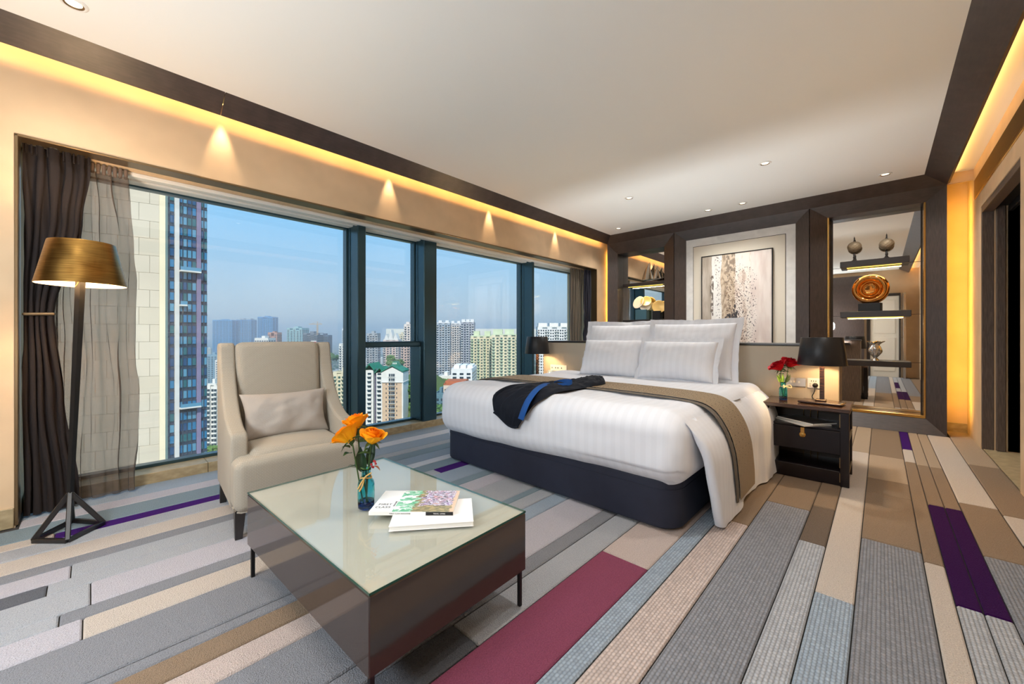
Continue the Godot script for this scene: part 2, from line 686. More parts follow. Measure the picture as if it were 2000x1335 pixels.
# one board of the cornice: from the ceiling edge a..c down to the lower edge b..d, thick towards out
func cornice(st: SurfaceTool, a: Vector3, b: Vector3, c: Vector3, d: Vector3, out: Vector3) -> void:
	var t := out * 0.02 + V(0, 0.012, 0)
	# seen face
	if ((b - a).cross(c - a)).dot(out) > 0:
		var tmp := a
		a = c
		c = tmp
		tmp = b
		b = d
		d = tmp
	q4(st, a, b, d, c)
	q4(st, a + t, c + t, d + t, b + t)
	q4(st, b, b + t, d + t, d)
	q4(st, a, c, c + t, a + t)
	q4(st, a, a + t, b + t, b)
	q4(st, c, d, d + t, c + t)

const CARPET := {
	"cr": [196, 184, 172], "sa": [172, 152, 130], "ta": [140, 120, 100], "dt": [108, 94, 82], "gr": [134, 135, 140],
	"lg": [168, 170, 174], "la": [184, 180, 186], "bg": [152, 164, 176], "te": [128, 144, 152], "pu": [62, 22, 102], "ma": [134, 70, 92],
	"au": [50, 14, 66], "wh": [206, 206, 210], "dg": [96, 98, 104], "pk": [192, 176, 168], "dk": [92, 82, 76],
}

func carpet() -> void:
	var o := Node3D.new()
	o.name = "carpet"
	add_child(o)
	tag(o, "wall to wall carpet of long grey, cream, taupe and purple inlaid strips", "carpet")
	var mats := {}
	for k in CARPET:
		var c: Array = CARPET[k]
		mats[k] = carpet_mat(rgb(c[0], c[1], c[2]), false)
		mats[k + "r"] = carpet_mat(rgb(c[0], c[1], c[2]), true)
	# x0, x1, then pairs: material, z where it ends (running from the near wall to the far one)
	var E := -6.06
	var strips := [
		[-3.79, -3.56, "bg", E], [-3.56, -3.42, "la", -0.9, "wh", E], [-3.42, -3.21, "te", -1.2, "bg", E],
		[-3.21, -3.11, "cr", 0.13, "pu", -0.62, "lg", E], [-3.11, -2.965, "lg", -1.0, "bg", -1.6, "te", E], [-2.965, -2.805, "cr", -1.1, "lg", -1.7, "bg", E],
		[-2.805, -2.71, "gr", -1.2, "wh", E], [-2.71, -2.57, "la", 0.06, "lg", -1.3, "te", E],
		[-2.57, -2.46, "dg", 0.124, "lg", -1.84, "pu", E], [-2.46, -2.26, "lg", 0.0, "la", -1.0, "bg", E],
		[-2.26, -2.17, "lg", 0.08, "gr", -1.2, "te", E], [-2.17, -2.02, "la", 0.02, "cr", -1.2, "la", E],
		[-2.02, -1.76, "gr", -0.9, "lg", E], [-1.76, -1.70, "gr", -0.9, "te", E], [-1.70, -1.59, "ta", -0.9, "lg", E],
		[-1.59, -1.475, "pk", -0.9, "bg", E], [-1.475, -1.225, "gr", -1.0, "la", E], [-1.225, -1.14, "gr", E],
		[-1.14, -1.0, "dg", -0.9, "lg", E], [-1.0, -0.765, "ma", -1.715, "pk", E], [-0.765, -0.68, "bgr", E],
		[-0.68, -0.535, "pkr", -2.49, "ta", E], [-0.535, -0.31, "grr", -2.95, "ta", E], [-0.31, -0.20, "lgr", -2.5, "dt", -3.06, "ta", -3.75, "sa", E],  # right-hand strips: some warmth of the lamps is put into these tones
		[-0.20, -0.075, "bgr", -2.04, "cr", -4.75, "sa", E], [-0.075, 0.145, "grr", -2.75, "ta", -3.58, "ta", -3.95, "sa", -4.72, "ta", E],
		[0.145, 0.213, "cr", -2.65, "ta", -4.65, "cr", -5.15, "pu", E], [0.213, 0.285, "lgr", -0.33, "au", -1.68, "lgr", -2.31, "au", -3.57, "ta", -4.6, "sa", E],
		[0.285, 0.357, "lgr", -2.31, "au", -3.57, "ta", -4.6, "sa", E], [0.357, 0.52, "grr", -2.92, "ta", -3.75, "cr", E], [0.52, 0.69, "ta", -3.2, "cr", -3.65, "ta", -4.9, "sa", E],
	]
	for s in strips:
		var z := 1.2 if s[0] > -3.5 else 0.27
		var i := 2
		while i < s.size():
			var key: String = s[i]
			var z1: float = s[i + 1]
			if z1 == E and s[0] > 0.49:
				z1 = ZA
			var st := new_st()
			var up := rng.randf_range(-0.0015, 0.0015)
			bx(st, V(s[0] + 0.002, -0.014, z1 + 0.002), V(s[1] - 0.002, up, z - 0.002), 0.005)
			part("carpet_strip", st, mats[key], o)
			z = z1
			i += 2

func window_parts() -> void:
	var gx := -3.99
	# mullions: z of the near edge at the glass, front x, far z
	var ms := [[-1.794, -3.755, -1.879], [-2.588, -3.79, -2.765], [-4.446, -3.75, -4.493]]
	var st: SurfaceTool
	var n := 1
	var edges := [0.28, -1.794, -1.879, -2.588, -2.765, -4.446, -4.493, -5.82]
	for k in 4:
		var w := Node3D.new()
		w.name = "window_%d" % n
		n += 1
		w.set_meta("kind", "structure")
		add_child(w)
		st = new_st()
		bx(st, V(gx - 0.006, 0.095, edges[2 * k + 1]), V(gx + 0.006, 2.13, edges[2 * k]))
		part("pane", st, M.pane, w)
		st = new_st()   # slim frame on the glass line
		bx(st, V(gx - 0.05, 0.07, edges[2 * k + 1]), V(gx + 0.03, 0.095, edges[2 * k]), 0.004)
		bx(st, V(gx - 0.05, 2.13, edges[2 * k + 1]), V(gx + 0.03, 2.165, edges[2 * k]), 0.004)
		bx(st, V(gx - 0.05, 0.08, edges[2 * k] - 0.022), V(gx + 0.03, 2.15, edges[2 * k]), 0.004)
		bx(st, V(gx - 0.05, 0.08, edges[2 * k + 1]), V(gx + 0.03, 2.15, edges[2 * k + 1] + 0.022), 0.004)
		part("frame", st, M.mullion, w)
		if k < 3:
			st = new_st()
			var m: Array = ms[k]
			bx(st, V(gx - 0.08, 0.072, m[2]), V(m[1], 2.16, m[0]), 0.006)
			part("mullion", st, M.mullion, w)
			st = new_st()   # cover strip with a shadow groove on the glass side
			bx(st, V(gx + 0.03, 0.072, m[0] - 0.004), V(gx + 0.075, 2.15, m[0] + 0.006), 0.002)
			part("glazing_bead", st, M.mullion, w)
		if k == 1:
			st = new_st()
			bx(st, V(-3.93, 0.925, -2.588), V(-3.85, 0.985, -1.86), 0.012)
			part("transom", st, M.mullion, w)
			st = new_st()
			bx(st, V(gx - 0.04, 0.925, -2.588), V(-3.93, 0.985, -1.86), 0.004)
			bx(st, V(gx + 0.0, 0.09, -2.64), V(-3.83, 0.93, -2.56), 0.006)
			bx(st, V(-3.87, 0.09, -1.90), V(-3.80, 0.93, -1.868), 0.004)
			part("sash_frame", st, M.mullion, w)
	# blind rails along the head of the opening
	st = new_st()
	bx(st, V(-3.80, 2.135, -5.82), V(-3.72, 2.166, 0.28), 0.008)
	struct("trim_5", st, M.rail)
	st = new_st()
	bx(st, V(-3.955, 2.14, -5.82), V(-3.86, 2.166, 0.28), 0.004)
	struct("trim_6", st, M.rail)

# splayed timber picture-frame round a bay of the panelled wall
func bay(x0: float, x1: float, y0: float, y1: float, xi0: float, xi1: float, yi0: float, yi1: float, parent: Node) -> void:
	var f := ZB
	var b := ZB - 0.09
	var o := [V(x0, y0, f), V(x1, y0, f), V(x1, y1, f), V(x0, y1, f)]
	var i := [V(xi0, yi0, b), V(xi1, yi0, b), V(xi1, yi1, b), V(xi0, yi1, b)]
	for k in 4:
		var st := new_st()
		var k2 := (k + 1) % 4
		var t := V(0, 0, -0.05)
		q4(st, o[k], o[k2], i[k2], i[k])
		q4(st, i[k], i[k2], i[k2] + t, i[k] + t)
		q4(st, o[k2], o[k], o[k] + t * 3, o[k2] + t * 3)
		part("frame_board", st, M.wood_v if k % 2 == 1 else M.wood_h, parent)

func back_wall() -> void:
	var o := Node3D.new()
	o.name = "trim_7"
	o.set_meta("kind", "structure")
	add_child(o)
	bay(-3.43, -2.300, 0.0, 2.615, -3.283, -2.483, 0.165, 2.444, o)
	bay(-2.292, -0.648, 0.0, 2.615, -2.150, -0.795, 0.165, 2.482, o)
	bay(-0.640, 0.50, 0.0, 2.615, -0.477, 0.352, 0.156, 2.488, o)
	# carcass behind the frames: side cheeks, heads, bases and dark gaps
	var st := new_st()
	bx(st, V(-3.43, 0.0, ZA), V(-3.283, 2.615, -6.20))
	bx(st, V(-2.483, 0.0, ZA), V(-2.150, 2.615, -6.20))
	bx(st, V(-0.795, 0.0, ZA), V(-0.477, 2.615, -6.20))
	bx(st, V(0.352, 0.0, ZA), V(0.50, 2.615, -6.20))
	for s in [[-3.283, -2.483, 2.444], [-0.477, 0.352, 2.488]]:
		bx(st, V(s[0], s[2], ZA), V(s[1], 2.615, -6.20))
		bx(st, V(s[0], 0.0, ZA), V(s[1], 0.155, -6.20))
		bx(st, V(s[0], 0.155, ZA), V(s[1], s[2], ZM - 0.01))
	bx(st, V(-2.150, 0.0, ZA), V(-0.795, 2.615, -6.22))
	bx(st, V(-3.43, 2.615, ZA), V(0.50, YC, -6.10))
	part("carcass", st, M.wood_d, o)
	# white board, cream board and dark line behind the painting
	st = new_st()
	bx(st, V(-2.150, 0.165, -6.22), V(-0.795, 2.482, -6.155))
	part("white_board", st, M.white_board, o)
	st = new_st()
	bx(st, V(-2.050, 0.3, -6.16), V(-0.898, 2.372, -6.154))
	part("dark_line", st, M.black, o)
	st = new_st()
	bx(st, V(-2.044, 0.3, -6.16), V(-0.904, 2.366, -6.149), 0.003)
	part("cream_board", st, M.cream_board, o)
	# mirrors, in panes with fine joints
	for s in [[-3.283, -2.483, 0.16, 2.444, 0], [-0.437, 0.325, 0.186, 2.488, 1]]:
		var ys: Array = [s[2], 0.744, 1.29, 1.88, s[3]]
		for k in 4:
			st = new_st()
			bx(st, V(s[0], ys[k] + 0.0015, ZM - 0.006), V(s[1], ys[k + 1] - 0.0015, ZM), 0.001)
			part("mirror_pane", st, M.mirror, o)
	# gold lining of the right niche
	st = new_st()
	bx(st, V(-0.477, 0.155, ZM), V(0.352, 0.186, -6.145), 0.002)
	bx(st, V(-0.478, 0.186, ZM), V(-0.462, 2.488, -6.145), 0.002)
	bx(st, V(0.337, 0.186, ZM), V(0.353, 2.488, -6.145), 0.002)
	part("niche_lining", st, M.gold, o)

func right_wall() -> void:
	var st := new_st()
	bx(st, V(XR, -0.014, ZA), V(1.0, YC, -5.66))
	bx(st, V(XR, 2.247, -5.66), V(1.0, YC, -4.24))
	bx(st, V(XR, -0.014, -4.24), V(1.0, YC, 1.3))
	struct("wall_right", st, M.wall)
	st = new_st()
	bx(st, V(1.9, -0.014, -6.5), V(2.0, YC, 1.3))
	struct("wall_passage", st, M.concrete)
	# passage floor of stone
	st = new_st()
	bx(st, V(0.694, -0.014, -5.66), V(1.9, 0.0, -4.24), 0.002)
	struct("trim_8", st, M.stone)
	# door recess: timber jamb, then the stacked edges of sliding doors
	st = new_st()
	bx(st, V(XR + 0.004, -0.01, -5.70), V(0.757, 2.247, -5.655), 0.003)
	bx(st, V(XR + 0.004, 2.19, -5.66), V(0.757, 2.247, -4.24), 0.003)
	struct("trim_9", st, M.wood_b)
	var d := Node3D.new()
	d.name = "door_1"
	d.set_meta("kind", "structure")
	add_child(d)
	st = new_st()
	bx(st, V(0.768, 0.0, -5.70), V(0.822, 2.235, -5.63), 0.004)
	part("door_leaf", st, M.wood_b, d)
	st = new_st()
	bx(st, V(0.834, 0.0, -5.72), V(0.91, 2.22, -5.66), 0.004)
	part("door_leaf", st, M.wood_d, d)
	st = new_st()
	bx(st, V(0.757, 2.225, -5.70), V(1.9, 2.247, -4.24))
	bx(st, V(0.757, 0.0, -5.76), V(1.9, 2.25, -5.72))  # plain black sheet closing the recess behind the door edges
	bx(st, V(0.84, 2.17, -5.66), V(0.87, 2.23, -4.24), 0.004)
	part("track_and_black_backing", st, M.black, d)
	# air grille along the top of the wall
	var g := thing("air_grille", "long linear air grille with thin slats above the doorway", "vent", V(XR, 2.485, -3.0))
	st = new_st()
	var gz0 := -2.96
	var gz1 := 3.2
	bx(st, V(-0.006, -0.098, gz0), V(0.002, -0.088, gz1), 0.002)
	bx(st, V(-0.006, 0.088, gz0), V(0.002, 0.098, gz1), 0.002)
	bx(st, V(-0.006, -0.098, gz0), V(0.002, 0.098, gz0 + 0.008), 0.002)
	part("frame", st, M.gold, g)
	st = new_st()
	bx(st, V(-0.001, -0.09, gz0), V(0.001, 0.09, gz1))
	part("backing", st, M.black, g)
	for k in 12:
		st = new_st()
		var y := -0.083 + 0.015 * k
		bar(st, V(-0.005, y, gz0 + 0.006), V(-0.005, y, gz1), 0.012, 0.004, 0.001, V(0.4, 1, 0))
		part("slat", st, M.bronze, g)

func puff(st: SurfaceTool, poly: PackedVector2Array, z0: float, z1: float, r: float, xf := Transform3D.IDENTITY, n := 4) -> void:
	if Geometry2D.is_polygon_clockwise(poly):
		poly = poly.duplicate()
		poly.reverse()
	var m := poly.size()
	var nrm: Array[Vector2] = []
	for k in m:
		var e1 := (poly[k] - poly[(k + m - 1) % m]).normalized()
		var e2 := (poly[(k + 1) % m] - poly[k]).normalized()
		var t := (Vector2(e1.y, -e1.x) + Vector2(e2.y, -e2.x)).normalized()
		nrm.append(t / maxf(0.5, t.dot(Vector2(e1.y, -e1.x))))
	var rings: Array = []
	for half in 2:
		for q in n + 1:
			var k := q if half == 0 else n - q
			var a := PI / 2.0 * k / n
			var ring: Array[Vector3] = []
			var ins := r * (1.0 - sin(a))
			var z := z0 + r - r * cos(a) if half == 0 else z1 - r + r * cos(a)
			for i in m:
				var p := poly[i] - nrm[i] * ins
				ring.append(xf * Vector3(p.x, p.y, z))
			rings.append(ring)
	st.set_smooth_group(0)
	for i in rings.size() - 1:
		for k in m:
			var k2 := (k + 1) % m
			q4(st, rings[i][k], rings[i][k2], rings[i + 1][k2], rings[i + 1][k])
	var cap := PackedVector2Array()
	for i in m:
		cap.append(poly[i] - nrm[i] * r)
	var tr := Geometry2D.triangulate_polygon(cap)
	for k in range(0, tr.size(), 3):
		var a := cap[tr[k]]
		var b := cap[tr[k + 1]]
		var c := cap[tr[k + 2]]
		if (b - a).cross(c - a) < 0:
			var tmp := b
			b = c
			c = tmp
		t3(st, xf * Vector3(a.x, a.y, z1), xf * Vector3(b.x, b.y, z1), xf * Vector3(c.x, c.y, z1))
		t3(st, xf * Vector3(a.x, a.y, z0), xf * Vector3(c.x, c.y, z0), xf * Vector3(b.x, b.y, z0))
	st.set_smooth_group(-1)

func noise(seed_: int, freq: float, oct := 3) -> FastNoiseLite:
	var f := FastNoiseLite.new()
	f.seed = seed_
	f.frequency = freq
	f.fractal_octaves = oct
	return f

func cloth(c: Color, scale: float, cm: float, rough := 0.9) -> StandardMaterial3D:
	var m := mat(c, rough, 0, 0.2)
	m.albedo_texture = M.t_weavec
	m.rim_enabled = true
	m.rim = 0.35
	m.rim_tint = 0.5
	tri(m, Vector3.ONE * scale, false)
	return heightmap(m, M.t_weave, cm)

func pillow(st: SurfaceTool, w: float, h: float, t: float, seed_: int, pinch := 0.05, n := 22, wrinkle := 0.06) -> void:
	var f := noise(seed_, 3.0)
	for s in [1.0, -1.0]:
		sheet(st, func(u: float, v: float) -> Vector3:
			var U: float = sin((u - 0.5) * PI) * s
			var W: float = sin((v - 0.5) * PI)
			var k := pow(maxf(0.0, (1.0 - U * U) * (1.0 - W * W)), 0.38)
			var nz := f.get_noise_2d(U * w + 10.0 * s, W * h)
			var fold := sin(atan2(W, U) * 14.0 + seed_) * 0.5 * (1.0 - k) * (absf(U) + absf(W)) * 0.5
			return Vector3(w / 2 * U * (1.0 - pinch * (1.0 - W * W)), h / 2 * W * (1.0 - pinch * (1.0 - U * U)), s * t / 2 * k * (1.0 + wrinkle * 3.0 * nz + wrinkle * fold)), n, n)

# flat border sewn round a pillow
func flange(st: SurfaceTool, w: float, h: float, wide: float, seed_: int, pinch := 0.05) -> void:
	var f := noise(seed_, 4.0)
	var edge := func(u: float) -> Vector2:
		var k := u * 4.0
		var i := int(k) % 4
		var t := (k - int(k)) * 2.0 - 1.0
		return [Vector2(t, -1), Vector2(1, t), Vector2(-t, 1), Vector2(-1, -t)][i]
	for s in [1.0, -1.0]:
		sheet(st, func(u: float, v: float) -> Vector3:
			var e: Vector2 = edge.call(minf(u, 0.99999) if s > 0 else 1.0 - minf(u, 0.99999))
			var p := Vector2(w / 2 * e.x * (1.0 - pinch * (1.0 - e.y * e.y)), h / 2 * e.y * (1.0 - pinch * (1.0 - e.x * e.x)))
			var o := p + Vector2(signf(e.x) * wide * pow(absf(e.x), 6.0), signf(e.y) * wide * pow(absf(e.y), 6.0)) * (1.0 - v)
			var z: float = f.get_noise_2d(o.x * 2.0, o.y * 2.0) * 0.03 * (1.0 - v) + s * 0.003
			return Vector3(o.x, o.y, z), 80, 2)

func furniture() -> void:
	bed()
	headboard()
	nightstands()
	armchair()
	coffee_table()
	floor_lamp()
	curtains()
	painting()
	niche_things()
	rear_things()

func bed() -> void:
	var navy := mat(rgb(44, 47, 62), 0.55, 0, 0.35)
	navy.albedo_texture = M.t_soft
	tri(navy, Vector3(2, 2, 2))
	var t := thing("bed", "wide bed on a dark navy upholstered base with rounded corners", "bed", V(-1.765, 0, -3.03))
	var st := new_st()
	var fn := noise(4, 1.5)
	var poly := PackedVector2Array()
	for q in 4:
		var cx: float = [0.865, 0.865, -0.865, -0.865][q]
		var cy: float = [-0.825, 0.825, 0.825, -0.825][q]
		for k in 9:
			var a := deg_to_rad(-90.0 + 90.0 * q + 90.0 * k / 8.0)
			poly.append(Vector2(cx + 0.12 * cos(a), cy + 0.12 * sin(a)))
	var xf := Transform3D(Basis(Vector3.RIGHT, Vector3.FORWARD, Vector3.UP), Vector3.ZERO)
	puff(st, poly, 0.012, 0.275, 0.015, xf)
	part("base", st, navy, t)
	st = new_st()   # stitched seam near the top of the base
	var pts: Array = []
	for p in poly:
		pts.append(V(p.x * 1.0005, 0.225, -p.y * 1.0005))
	pts.append(pts[0])
	tube(st, pts, 0.0022, 5, false)
	part("seam", st, navy, t)
	st = new_st()
	rbox(st, Transform3D(Basis.IDENTITY, V(0, 0.43, 0)), V(1.93, 0.32, 1.84), 0.08)
	part("mattress", st, M.white_board, t)

	# duvet: puffy block over the mattress with long side drops
	var white := mat(rgb(228, 230, 236), 0.75, 0, 0.3)
	var si := Image.create(64, 8, false, Image.FORMAT_RGB8)
	for x in 64:
		for y in 8:
			var g := 0.985 if (x / 32) % 2 == 0 else 1.0
			si.set_pixel(x, y, Color(g, g, g))
	white.albedo_texture = ImageTexture.create_from_image(si)
	tri(white, Vector3(17, 17, 17))
	white.rim_enabled = true
	white.rim = 0.3
	M.linen = white
	var d := thing("duvet", "white satin-striped duvet spread over the bed, hanging to the carpet on both sides", "duvet", V(-1.745, 0, -3.0))
	st = new_st()
	var f2 := noise(9, 1.1, 2)
	rbox(st, Transform3D(Basis.IDENTITY, V(0, 0.445, 0)), V(2.05, 0.40, 1.96), 0.13, 7, 22, func(p: Vector3) -> Vector3:
		var q := p
		if p.y > 0.05:
			q.y += 0.012 * cos(p.x * 1.5) + 0.014 * f2.get_noise_2d(p.x * 2.0, p.z * 2.0)
		if p.z > 0.9:
			q.z += 0.012 * sin((p.y + 0.2) / 0.4 * PI) + 0.012 * f2.get_noise_2d(p.x * 2.5, p.y * 2.5)
			if p.y < -0.1:
				q.y += 0.012 * sin(p.x * 3.0) + 0.018 * maxf(0.0, p.x - 0.3) - 0.004
		return q)
	part("cover", st, white, d)
	# drops: closed sheets, doubled at the front edge
	for side in [1.0, -1.0]:
		st = new_st()
		var low := 0.012 if side > 0 else 0.035
		var fs := noise(31 if side > 0 else 32, 1.6, 2)
		sheet(st, func(u: float, v: float) -> Vector3:
			# v down the drop, u from the inner back edge round the front edge to the outer back edge
			var ang := 0.0
			var along := 0.0
			var w := u if side > 0 else 1.0 - u
			if w < 0.08:
				ang = -PI
				along = 1.0 - w / 0.08
			elif w < 0.28:
				ang = -PI + PI * (w - 0.08) / 0.2
			else:
				along = (w - 0.28) / 0.72
			var vv := v * v * (3.0 - 2.0 * v) * 0.35 + v * 0.65
			var y := lerpf(0.60, low, vv)
			var zf := 0.86 - 0.215 * pow(v, 1.3)       # front edge slants back as it falls
			var zb := -0.80 + 0.10 * maxf(0.0, v - 0.8)
			var z := lerpf(zf, zb, along)
			var out := 1.0 + 0.09 * sin(minf(v * 2.2, 1.0) * PI / 2.0) + 0.008 * v
			# folds
			out += 0.013 * v * sin(along * 9.0 + 0.8) + 0.016 * fs.get_noise_2d(z * 2.0, y * 1.5) * v
			if side > 0:
				out += 0.022 * soft((along - 0.60) / 0.05) * soft((0.66 - y) / 0.1)
			else:
				out += 0.10 * v * v * (1.0 - along)
			var th := 0.028
			z += cos(ang + PI / 2.0) * 0.0 + (th * sin(-ang) if along == 0.0 else 0.0)
			out += th * cos(ang) * soft(v * 4.0)
			return V(side * out, y, z), 80, 26)
		part("side_drop", st, white, d)

	# woven runner across the foot end
	var rm := mat(rgb(206, 184, 156), 0.85, 0, 0.25)
	var ri := Image.create(128, 128, false, Image.FORMAT_RGB8)
	for y in 128:
		for x in 128:
			var c1 := Vector2(fposmod(x, 64.0) - 32.0, fposmod(y + (64 if (x / 64) % 2 == 1 else 0), 128.0) - 64.0)
			var dd := c1.length() * 0.55 + absf(c1.x) * 0.25
			var k := 0.5 + 0.5 * sin(dd * 0.75)
			var a := 0.42 + 0.56 * k
			if dd < 3.0:
				a = 0.12
			ri.set_pixel(x, y, Color(a, a * (0.93 + 0.07 * k), a * (0.85 + 0.12 * k)))
	var rt := ImageTexture.create_from_image(ri)
	rm.albedo_texture = rt
	rm.uv1_scale = Vector3(22, 5, 1)
	rm.rim_enabled = true
	rm.rim = 0.4
	heightmap(rm, rt, 0.25)
	var hem := cloth(rgb(120, 110, 98), 30.0, 0.05)
	var run := thing("bed_runner", "brown patterned bed runner with a plain grey hem across the foot of the bed", "bed runner", V(-1.745, 0, -2.66))
	var path := func(u: float, off: float) -> Vector3:   # across the bed and down both drops, u in 0..1
		var L := [V(-1.16, 0.10, 0.0), V(-1.12, 0.32, 0), V(-1.085, 0.50, 0), V(-1.02, 0.62, 0), V(-0.85, 0.657, 0), V(-0.5, 0.665, 0), V(0.0, 0.667, 0), V(0.5, 0.665, 0), V(0.83, 0.657, 0), V(1.0, 0.625, 0), V(1.085, 0.53, 0), V(1.125, 0.38, -0.04), V(1.135, 0.22, -0.08), V(1.13, 0.075, -0.12)]
		var s := spline(L, 6)
		var k := u * (s.size() - 1)
		var i := mini(int(k), s.size() - 2)
		var p: Vector3 = s[i].lerp(s[i + 1], k - i)
		var tn: Vector3 = (s[i + 1] - s[i]).normalized()
		return p + Vector3(-tn.y, tn.x, 0) * off
	for b in [[0.155, -0.215, "runner_cloth"], [0.215, 0.155, "hem"]]:
		st = new_st()
		var z0: float = b[0]
		var z1: float = b[1]
		sheet(st, func(u: float, v: float) -> Vector3:
			var p: Vector3 = path.call(u, 0.008 + 0.004 * sin(u * 40.0) * 0.3 - (0.006 * absf(v - 0.5) * 2.0 if b[2] == "hem" else 0.0))
			p.z += lerpf(z0, z1, v)
			return p, 90, 8)
		part(b[2], st, rm if b[2] == "runner_cloth" else hem, run)

	# dark robe thrown over the foot end, with its blue sash
	var dark := mat(rgb(17, 22, 33), 0.7, 0, 0.3)
	dark.rim_enabled = true
	dark.rim = 0.25
	var blue := mat(rgb(34, 82, 150), 0.6, 0, 0.3)
	var robe := thing("robe", "dark navy robe with blue sash lying rumpled over the foot of the bed", "robe", V(-1.75, 0.6, -2.3))
	var ls := [V(-2.028, 0.50, -1.985), V(-2.048, 0.60, -2.0), V(-2.01, 0.655, -2.09), V(-1.975, 0.665, -2.2), V(-1.93, 0.665, -2.32), V(-1.86, 0.665, -2.43), V(-1.82, 0.665, -2.50), V(-1.77, 0.668, -2.57), V(-1.73, 0.675, -2.66), V(-1.70, 0.675, -2.75), V(-1.685, 0.675, -2.81)]
	var rs := [V(-1.80, 0.43, -1.99), V(-1.725, 0.52, -1.985), V(-1.675, 0.585, -2.0), V(-1.625, 0.63, -2.05), V(-1.60, 0.66, -2.15), V(-1.585, 0.665, -2.28), V(-1.575, 0.665, -2.38), V(-1.56, 0.668, -2.46), V(-1.545, 0.675, -2.54), V(-1.54, 0.675, -2.64), V(-1.55, 0.675, -2.71)]
	var hs := [0.010, 0.018, 0.026, 0.034, 0.038, 0.040, 0.040, 0.045, 0.050, 0.055, 0.05]
	var Ls := spline(ls, 5)
	var Rs := spline(rs, 5)
	var fr := noise(77, 9.0, 3)
	st = new_st()
	var cnt := Ls.size() - 1
	sheet(st, func(u: float, v: float) -> Vector3:
		var i := int(roundf(v * cnt))
		var a: Vector3 = Ls[i]
		var b: Vector3 = Rs[i]
		var k := v * (hs.size() - 1)
		var j := mini(int(k), hs.size() - 2)
		var hh: float = lerpf(hs[j], hs[j + 1], k - j)
		var p := a.lerp(b, u)
		var n := V(0, 1, 0).lerp(V(0, 0.35, 1).normalized(), 1.0 - soft((a.y + b.y - 1.0) / 0.3))
		var bul := pow(maxf(0.0, sin(u * PI)), 0.45)
		var rid := 1.0 + 0.30 * sin(u * 17.0 + v * 3.0 + fr.get_noise_2d(u * 0.3, v * 0.5) * 4.0) * (1.0 - 0.6 * v) + 0.35 * fr.get_noise_2d(u, v * 1.6)
		if i == 0:
			p += V(0, -0.05 * sin(u * PI) * u, 0.0)
		return p + n * (hh * bul * rid + 0.004) - V(-1.75, 0.6, -2.3), 30, cnt)
	part("body", st, dark, robe)
	st = new_st()   # rolled hem along the lower edge, collar edge along the ridge
	var hm: Array = []
	for k in 9:
		var u := k / 8.0
		hm.append(ls[0].lerp(rs[0], u) + V(0, -0.05 * sin(u * PI) * u, 0.008) - V(-1.75, 0.6, -2.3))
	tube(st, hm, 0.008, 8)
	hm = []
	for k in 7:
		hm.append(ls[k] + V(0.01, 0.012, 0.0) - V(-1.75, 0.6, -2.3))
	tube(st, spline(hm, 4), 0.015, 8)
	part("hem", st, dark, robe)
	st = new_st()   # sleeve end with its cuff
	tube(st, spline([V(-1.70, 0.68, -2.42), V(-1.65, 0.69, -2.52), V(-1.615, 0.69, -2.60), V(-1.60, 0.69, -2.68)].map(func(p: Vector3) -> Vector3: return p - V(-1.75, 0.6, -2.3)), 5), [0.02, 0.028, 0.034, 0.037, 0.04, 0.042, 0.043, 0.044, 0.045, 0.046, 0.047, 0.048, 0.05, 0.052, 0.052, 0.046], 16)
	part("sleeve", st, dark, robe)
	st = new_st()
	var tp := spline([V(-1.755, 0.49, -1.96), V(-1.725, 0.56, -1.96), V(-1.71, 0.62, -1.985), V(-1.715, 0.672, -2.06), V(-1.74, 0.695, -2.16), V(-1.765, 0.70, -2.25), V(-1.77, 0.698, -2.32)], 6)
	sheet(st, func(u: float, v: float) -> Vector3:
		var i := int(roundf(v * (tp.size() - 1)))
		var p: Vector3 = tp[i]
		return p + V((u - 0.5) * 0.075, 0.006 * sin(u * PI), 0.012 * sin(u * PI) + (u - 0.5) * 0.03) - V(-1.75, 0.6, -2.3), 6, tp.size() - 1)
	part("sash", st, blue, robe, "blue sash band")
	st = new_st()
	sheet(st, func(u: float, v: float) -> Vector3:   # loop of the sash, a standing ring of ribbon
		var a := u * TAU
		var r := 0.068 + 0.008 * sin(a * 2.0)
		return V(-1.675 + r * 0.85 * cos(a), 0.688 + 0.034 * v + 0.010 * sin(a), -2.33 - r * 0.9 * sin(a)) - V(-1.75, 0.6, -2.3), 36, 3)
	part("sash_loop", st, blue, robe, "blue loop of the sash")
	st = new_st()
	rbox(st, Transform3D(Basis.from_euler(Vector3(0.2, 0.5, 0.1)), V(-1.75, 0.695, -2.33) - V(-1.75, 0.6, -2.3)), V(0.07, 0.04, 0.06), 0.018, 4, 3)
	part("sash_knot", st, dark, robe)

	# pillows
	var pl := [
		[V(-2.03, 0.915, -3.83), 0.74, 0.52, 0.20, -0.32, 0.05, "white square pillow with a flat border at the back on the bed's window side", 0.05, 51],
		[V(-1.29, 0.915, -3.80), 0.74, 0.52, 0.20, -0.32, 0.0, "white square pillow with a flat border at the back on the bed's nightstand side", 0.05, 52],
		[V(-1.99, 0.825, -3.60), 0.64, 0.38, 0.20, -0.38, 0.08, "plain white pillow in front, on the window side of the bed", 0.0, 53],
		[V(-1.33, 0.825, -3.56), 0.66, 0.36, 0.20, -0.38, -0.03, "white pillow with a narrow border in front, on the nightstand side of the bed", 0.04, 54],
	]
	for p in pl:
		var o := thing("pillow", p[6], "pillow", p[0], 0.0, "white pillows on the bed")
		o.rotation = Vector3(p[4], p[5], 0)
		st = new_st()
		pillow(st, p[1], p[2], p[3], p[8])
		part("case", st, white, o)
		if p[7] > 0:
			st = new_st()
			flange(st, p[1], p[2], p[7], p[8])
			part("border", st, white, o)

